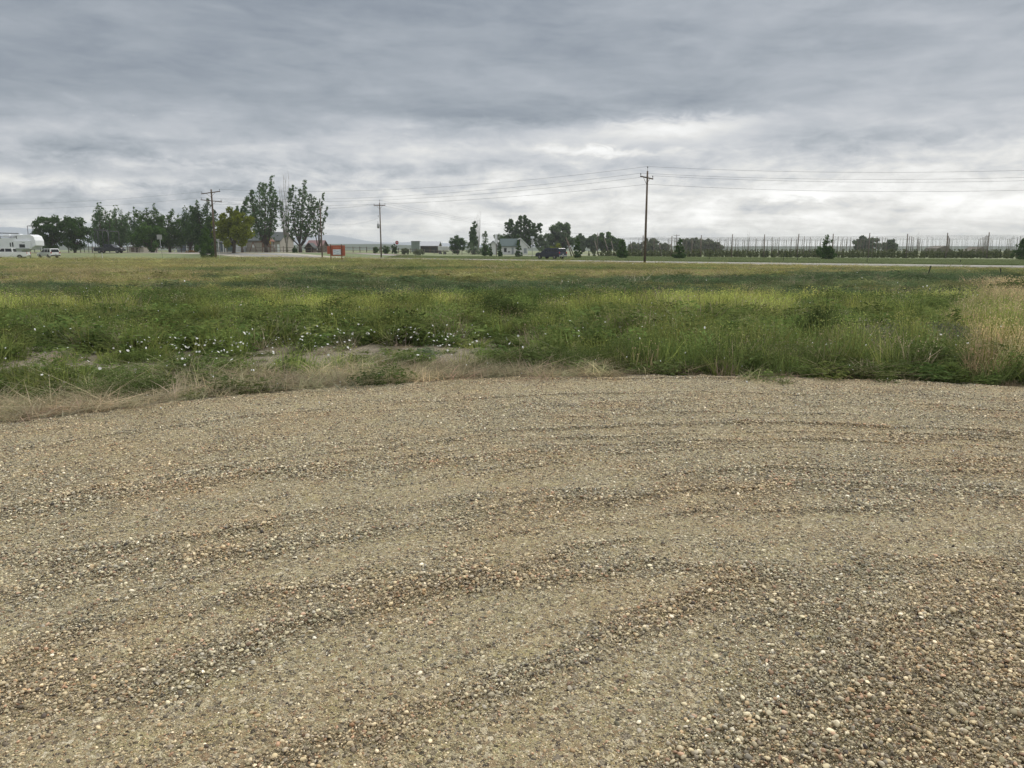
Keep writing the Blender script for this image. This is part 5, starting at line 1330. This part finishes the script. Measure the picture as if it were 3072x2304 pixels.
# container, long pale roof barn
Ym = 262
root = empty('storage_container', (at(1246, Ym), Ym, 0), 0, 'grey-green box container with a dark top left of the pale roof', 'container')
hh = zfor(724.5, Ym)
MB().box((0, 1.2, hh / 2), (at(1258, Ym) - at(1235, Ym), 2.4, hh), bevel=.03).build('body', M['wall_green'], root)
MB().box((.2, 1.2, hh + .08), (at(1262, Ym) - at(1234, Ym), 2.7, .14), bevel=.02).build('roof', M['roof_dark'], root)
for k in range(2): MB().box((-.6 + 1.2 * k, -.03, hh * .5), (1.1, .05, hh * .85), bevel=.01).build('door', M['wall_green'], root)
rt_, xc, zb = gable_building('barn', 1262, 1314, 266, 738, 725, 757, 12, 'wood_dark', 'roof_grey', 'open barn under a long pale grey roof right of the container', 'barn')
for p0, p1 in ((1270, 1288), (1294, 1311)): opening(rt_, xc, zb, 266, p0, p1, 743, 758, 'bay_shade_panel', 'black')  # black panels stand in for the shade inside the open bays
# trailer / machinery right of barn
root = empty('farm_trailer', (at(1330, 240), 240, 0), 0, 'pale farm trailer with a sloping chute right of the open barn', 'trailer')
MB().box((0, 0, 1.9), (3.2, 1.8, 1.4), bevel=.1).build('hopper', M['wall_white'], root)
mb = MB(); mb.tube([(1.2, 0, 2.4), (3.4, 0, .5)], .16, 8); mb.build('chute', M['metal_grey'], root)
MB().box((0, 0, .95), (3.6, .9, .18)).build('chassis', M['metal_dark'], root)
for wx in (-.9, .5):
    for s_ in (-1, 1): wheel(root, wx, s_ * .8, .42)

# ---- rail fences
def rail_fence(px0, px1, Y, hgt, gap, rails, mat, label, Y1=None, group='post and rail fences', cat='fence', half=.07):
    Y1 = Y if Y1 is None else Y1
    X0, X1 = at(px0, Y), at(px1, Y1); L = math.hypot(X1 - X0, Y1 - Y); n = max(2, int(L / gap)); zb = gzf(X0, Y)
    root = empty('rail_fence', (X0, Y, zb), math.atan2(Y1 - Y, X1 - X0), label, cat, group)
    r = random.Random(int(px0))
    def z(i):
        q = i / n; return gzf(X0 + (X1 - X0) * q, Y + (Y1 - Y) * q) - zb
    for i in range(n + 1):
        if i > 95: break
        MB().box((L * i / n, 0, z(i) + hgt * .5), (half * 2, half * 2, hgt * r.uniform(1.05, 1.2) + .2), ry=r.uniform(-.03, .03), bevel=.01).build('post', M[mat], root)
    for k in range(rails):
        zz = hgt * (.35 + .6 * k / max(1, rails - 1)); mb = MB()
        for i in range(n):
            a = (L * i / n, -half - .03, z(i) + zz + r.uniform(-.04, .04)); b = (L * (i + 1) / n, -half - .03, z(i + 1) + zz + r.uniform(-.04, .04))
            mb.tube([a, b], .06, 4)
        mb.build('rail', M[mat], root)
    return root
rail_fence(208, 420, 176, 1.25, 2.6, 3, 'wood_grey', 'dark weathered rail fence behind the black pickup')
rail_fence(470, 660, 184, 1.25, 2.8, 2, 'wood_dark', 'dark rail fence below the grey house porch')
rail_fence(682, 768, 192, 1.3, 3.0, 3, 'wood_grey', 'weathered rail fence between the yellow-green tree and the swing frame')
rail_fence(768, 1060, 196, 1.35, 3.2, 2, 'wood_grey', 'long pale rail fence in front of the playset and cottonwoods')
rail_fence(1060, 1250, 205, 1.3, 2.2, 2, 'wood_dark', 'dark close-posted fence behind the transformer pole and stop sign', Y1=222)
rail_fence(1245, 1440, 222, 1.2, 3.0, 2, 'wood_grey', 'thin rail fence in front of the open barn and small round tree', Y1=232)
# playset
Yq = 206; X = at(806, Yq); z = gzf(X, Yq)
root = empty('playset', (X, Yq, z), R(-12), 'wooden playset tower with a yellow slide and a swing beam behind the fence', 'playset')
for sx in (-1.2, 1.2):
    for sy in (-.9, .9): MB().box((sx, sy, 1.5), (.14, .14, 3.0), bevel=.01).build('post', M['wood_red'], root)
MB().box((0, 0, 1.45), (2.6, 2.0, .12)).build('platform', M['wood_red'], root)
mb = MB()
for k in range(9): mb.box((-1.15 + .29 * k, -1.0, 1.95), (.2, .04, .9))
mb.build('railing', M['wood_red'], root)
MB().prism([(-1.5, 2.8), (0, 4.1), (1.5, 2.8), (1.5, 2.9), (0, 4.25), (-1.5, 2.9)], -1.2, 1.2).build('roof', M['wood_red'], root)
mb = MB(); mb.tube([(.2, -1.3, 4.0), (1.0, -1.5, 3.6), (1.7, -1.6, 2.2)], .16, 8); mb.build('slide', M['yellow'], root)
mb = MB(); mb.tube([(-1.2, 0, 2.75), (-4.6, 0, 2.75)], .09, 6); mb.build('swing_beam', M['wood_red'], root)
mb = MB(); mb.tube([(-4.5, 0, 2.8), (-5.1, -.9, 0)], .08, 6); mb.tube([(-4.5, 0, 2.8), (-3.9, .9, 0)], .08, 6); mb.build('swing_leg', M['wood_red'], root)
for sx in (-3.6, -2.3):
    mb = MB(); mb.tube([(sx - .2, 0, 2.7), (sx - .2, 0, .6)], .012, 4); mb.tube([(sx + .2, 0, 2.7), (sx + .2, 0, .6)], .012, 4); mb.box((sx, 0, .6), (.45, .2, .04)); mb.build('swing', M['black'], root)
# pipe frames
def pipe_frame(px0, px1, Y, tops, label):
    X0, X1 = at(px0, Y), at(px1, Y); z0 = gzf(X0, Y); root = empty('pipe_frame', (X0, Y, z0), 0, label, 'steel frame', 'open steel frames at the yard')
    n = len(tops)
    tp = [( (at(p, Y) - X0), zfor(q, Y) - z0) for p, q in tops]
    for i, (x, z) in enumerate(tp):
        for sy in (0, 5): MB().tube([(x, sy, 0), (x, sy, z)], .07, 6).build('upright', M['metal_dark'], root)
    mb = MB()
    for sy in (0, 5):
        mb.tube([(x, sy, z) for x, z in tp], .07, 6)
    for x, z in tp: mb.tube([(x, 0, z), (x, 5, z)], .05, 5)
    mb.build('top_rail', M['metal_dark'], root)
pipe_frame(92, 128, 180, [(92, 678), (106, 677), (124, 670)], 'thin dark pipe frame rising between the camper and the round dark tree')
pipe_frame(255, 335, 182, [(255, 686), (268, 690), (280, 686), (298, 690), (330, 694)], 'thin dark pipe frame under the first poplar above the black pickup')

# ================================================================ hop yard
dF = Vector((at(2960, 138) - at(2102, 163), 138 - 163)); sp = dF / 8; org = Vector((at(2102, 163), 163))
dB = Vector((.585, 1.0)).normalized() * 7.4     # away from the camera
HH = 4.2
rh = random.Random(5)
cols = range(-4, 12); rows = range(0, 11)
pole_me = []
for k in range(4):
    bm = bmesh.new(); me = bpy.data.meshes.new('hop_pole')
    mbb = MB(); mbb.tube([(0, 0, -.2), (.03 * (k - 1.5), 0, HH * .5), (.0, .02 * (k - 1), HH + .35)], [.12, .10, .08], 7)
    bmesh.ops.recalc_face_normals(mbb.bm, faces=mbb.bm.faces); mbb.bm.to_mesh(me); mbb.bm.free(); bm.free(); me.materials.append(M['wood_grey']); pole_me.append(me)
front_labels = ['first', 'second', 'third', 'fourth', 'fifth', 'sixth', 'seventh', 'eighth', 'ninth', 'tenth', 'eleventh', 'twelfth']
def hp(i, j): return org + sp * i + dB * j
npole = 0
for j in rows:
    for i in cols:
        p = hp(i, j); px_ = 1536 + F * p.x / (p.y * CP + CAMH * SP)
        if px_ > 3110 or px_ < 1880: continue
        if j > 0 and rh.random() < .28: continue
        o = link('hop_pole', pole_me[rh.randrange(4)], None, (p.x, p.y, 0)); o.rotation_euler = (rh.uniform(-.015, .015), rh.uniform(-.02, .02), rh.uniform(0, 6))
        o.scale = (1.1 if j == 0 else .62, 1.1 if j == 0 else .62, (1.02 if j == 0 else .94) * rh.uniform(.97, 1.03))
        if j == 0:
            nf = sum(1 for q in cols if q <= i and 1536 + F * hp(q, 0).x / (hp(q, 0).y * CP + CAMH * SP) >= 1880) - 1
            tag(o, 'tall thick front-row hop yard pole, %s from the left' % front_labels[min(nf, 11)], 'pole', 'front poles of the hop yard')
        else: tag(o, 'thin wooden hop yard pole standing in the rows behind the front one', 'pole', 'inner poles of the hop yard')
        npole += 1
print('HOPPOLES', npole)
def topw(i, j):
    p = hp(i, j); return Vector((p.x, p.y, HH - .02))
mb = MB()
for j in rows: mb.tube([topw(i, j) - Vector((0, 0, .0)) for i in range(-4, 13)], (.012 if j < 4 else .010), 3, False)
for i in np.arange(-4, 12.01, .5): mb.tube([topw(i, 0), topw(i, 10)], .009, 3, False)
o = mb.build('trellis_cable_net', M['wire']); tag(o, 'horizontal net of thin cables strung over the tops of the hop yard poles', 'cable net')
# strings and hop bines (uncountable)
V = []; Fq = []; va = []
r = np.random.default_rng(9)
n = 800
ii = r.uniform(-4, 12, n); jj = np.round(r.uniform(0, 10, n) * 2) / 2
for a, b in zip(ii, jj):
    p = hp(a, b); dx_ = r.normal(0, .25); w_ = .008 + .0006 * b; k = len(V); q = r.random() * .3 + .5
    V += [(p.x - w_, p.y, .3), (p.x + w_, p.y, .3), (p.x + w_ + dx_, p.y, HH - .05), (p.x - w_ + dx_, p.y, HH - .05)]; va += [q] * 4; Fq.append((k, k + 1, k + 2, k + 3))
o = link('hop_strings', mesh_np('hop_strings', V, Fq, [simple('coir_string', (.16, .15, .13), .9, .2, 1)])); tag(o, kind='stuff')
Cc = []; Rr_ = []
for a in np.arange(-4, 12, .16):
    for b in (0, .5, 1, 1.5, 2, 3, 4, 6, 8, 10):
        p = hp(a + r.normal(0, .05), b); hgt = r.uniform(.9, 1.9) * (1.0 if b > 0 else .8)
        for z in np.arange(.15, hgt, .35): Cc.append((p.x, p.y, z)); Rr_.append(r.uniform(.18, .36) * (1.15 - z * .4))
Cc = np.array(Cc); Rr_ = np.array(Rr_)
V, Fq, val = leaves(Cc, Rr_, 80000, .15, r)
o = link('hop_plants', mesh_np('hop_plants', V, Fq, [lm('hop', (.040, .042, .028), (.105, .095, .062))], False, {'var': ('POINT', 'FLOAT', val)})); tag(o, kind='stuff')
# leaning anchor poles at the left end
for k, (pb, pt, tp, Yl) in enumerate([(1716, 1697, 712, 165), (1724, 1702, 722, 168), (1797, 1783, 722, 175), (1830, 1812, 716, 178), (1846, 1832, 722, 182), (1902, 1889, 724, 185), (1985, 1976, 728, 178), (2020, 2010, 732, 185)]):
    root = empty('anchor_pole', (at(pb, Yl), Yl, 0), 0, ['left of the two brown anchor poles leaning left behind the dark blue car', 'right of the two brown anchor poles leaning left behind the dark blue car', 'first grey leaning anchor pole right of the far power pole', 'second grey leaning anchor pole among the hazy trees', 'third grey leaning anchor pole before the second roadside tree', 'leaning anchor pole left of the tall power pole foot', 'leaning anchor pole right of the tall power pole', 'short leaning anchor pole left of the third roadside tree'][k], 'pole', 'leaning anchor poles of the hop yard')
    MB().tube([(0, 0, -.2), (at(pt, Yl) - at(pb, Yl), 0, zfor(tp, Yl))], [.13, .09], 7).build('shaft', M['wood_pole'] if k < 2 else M['wood_grey'], root)
# hay stacks behind the yard
def stack(px0, px1, Y, pts, label, mat):
    xc = at((px0 + px1) / 2, Y)
    root = empty('hay_stack', (xc, Y, 0), 0, label, 'hay stack', 'covered stacks behind the hop yard')
    MB().prism([(at(p, Y) - xc, zfor(q, Y)) for p, q in pts] + [(at(px1, Y) - xc, -.1), (at(px0, Y) - xc, -.1)], 0, 9, bevel=.1).build('stack', M[mat], root)
M['hay'] = simple('weathered_hay', (.14, .125, .10), .95, .3, .6)
stack(2806, 2868, 300, [(2808, 752), (2812, 744), (2826, 741), (2834, 737), (2848, 745), (2864, 758)], 'brown peaked stack seen between two front hop poles', 'hay')
stack(2915, 2952, 300, [(2918, 758), (2930, 750), (2944, 740), (2950, 742)], 'grey wedge-shaped stack left of the ninth front hop pole', 'hay')

# ================================================================ haze
hz, t, bs, out = newmat('air_haze'); hz.node_tree.nodes.remove(bs)
pv = t.n('ShaderNodeVolumePrincipled'); pv.inputs['Color'].default_value = (.80, .84, .90, 1); pv.inputs['Density'].default_value = 0.00023
pv.inputs['Anisotropy'].default_value = 0.0
t.l(pv.outputs[0], out.inputs['Volume'])
mb = MB(); mb.box((0, 0, 0), (7400, 7400, 1)); 
o = mb.build('haze', hz); o.location = (0, 100, 0)
tag(o, kind='stuff')
o.scale = (1, 1, 1)
zlo, zhi = -6.5, 46.0
for v in o.data.vertices: v.co.z = zlo if v.co.z < 0 else zhi
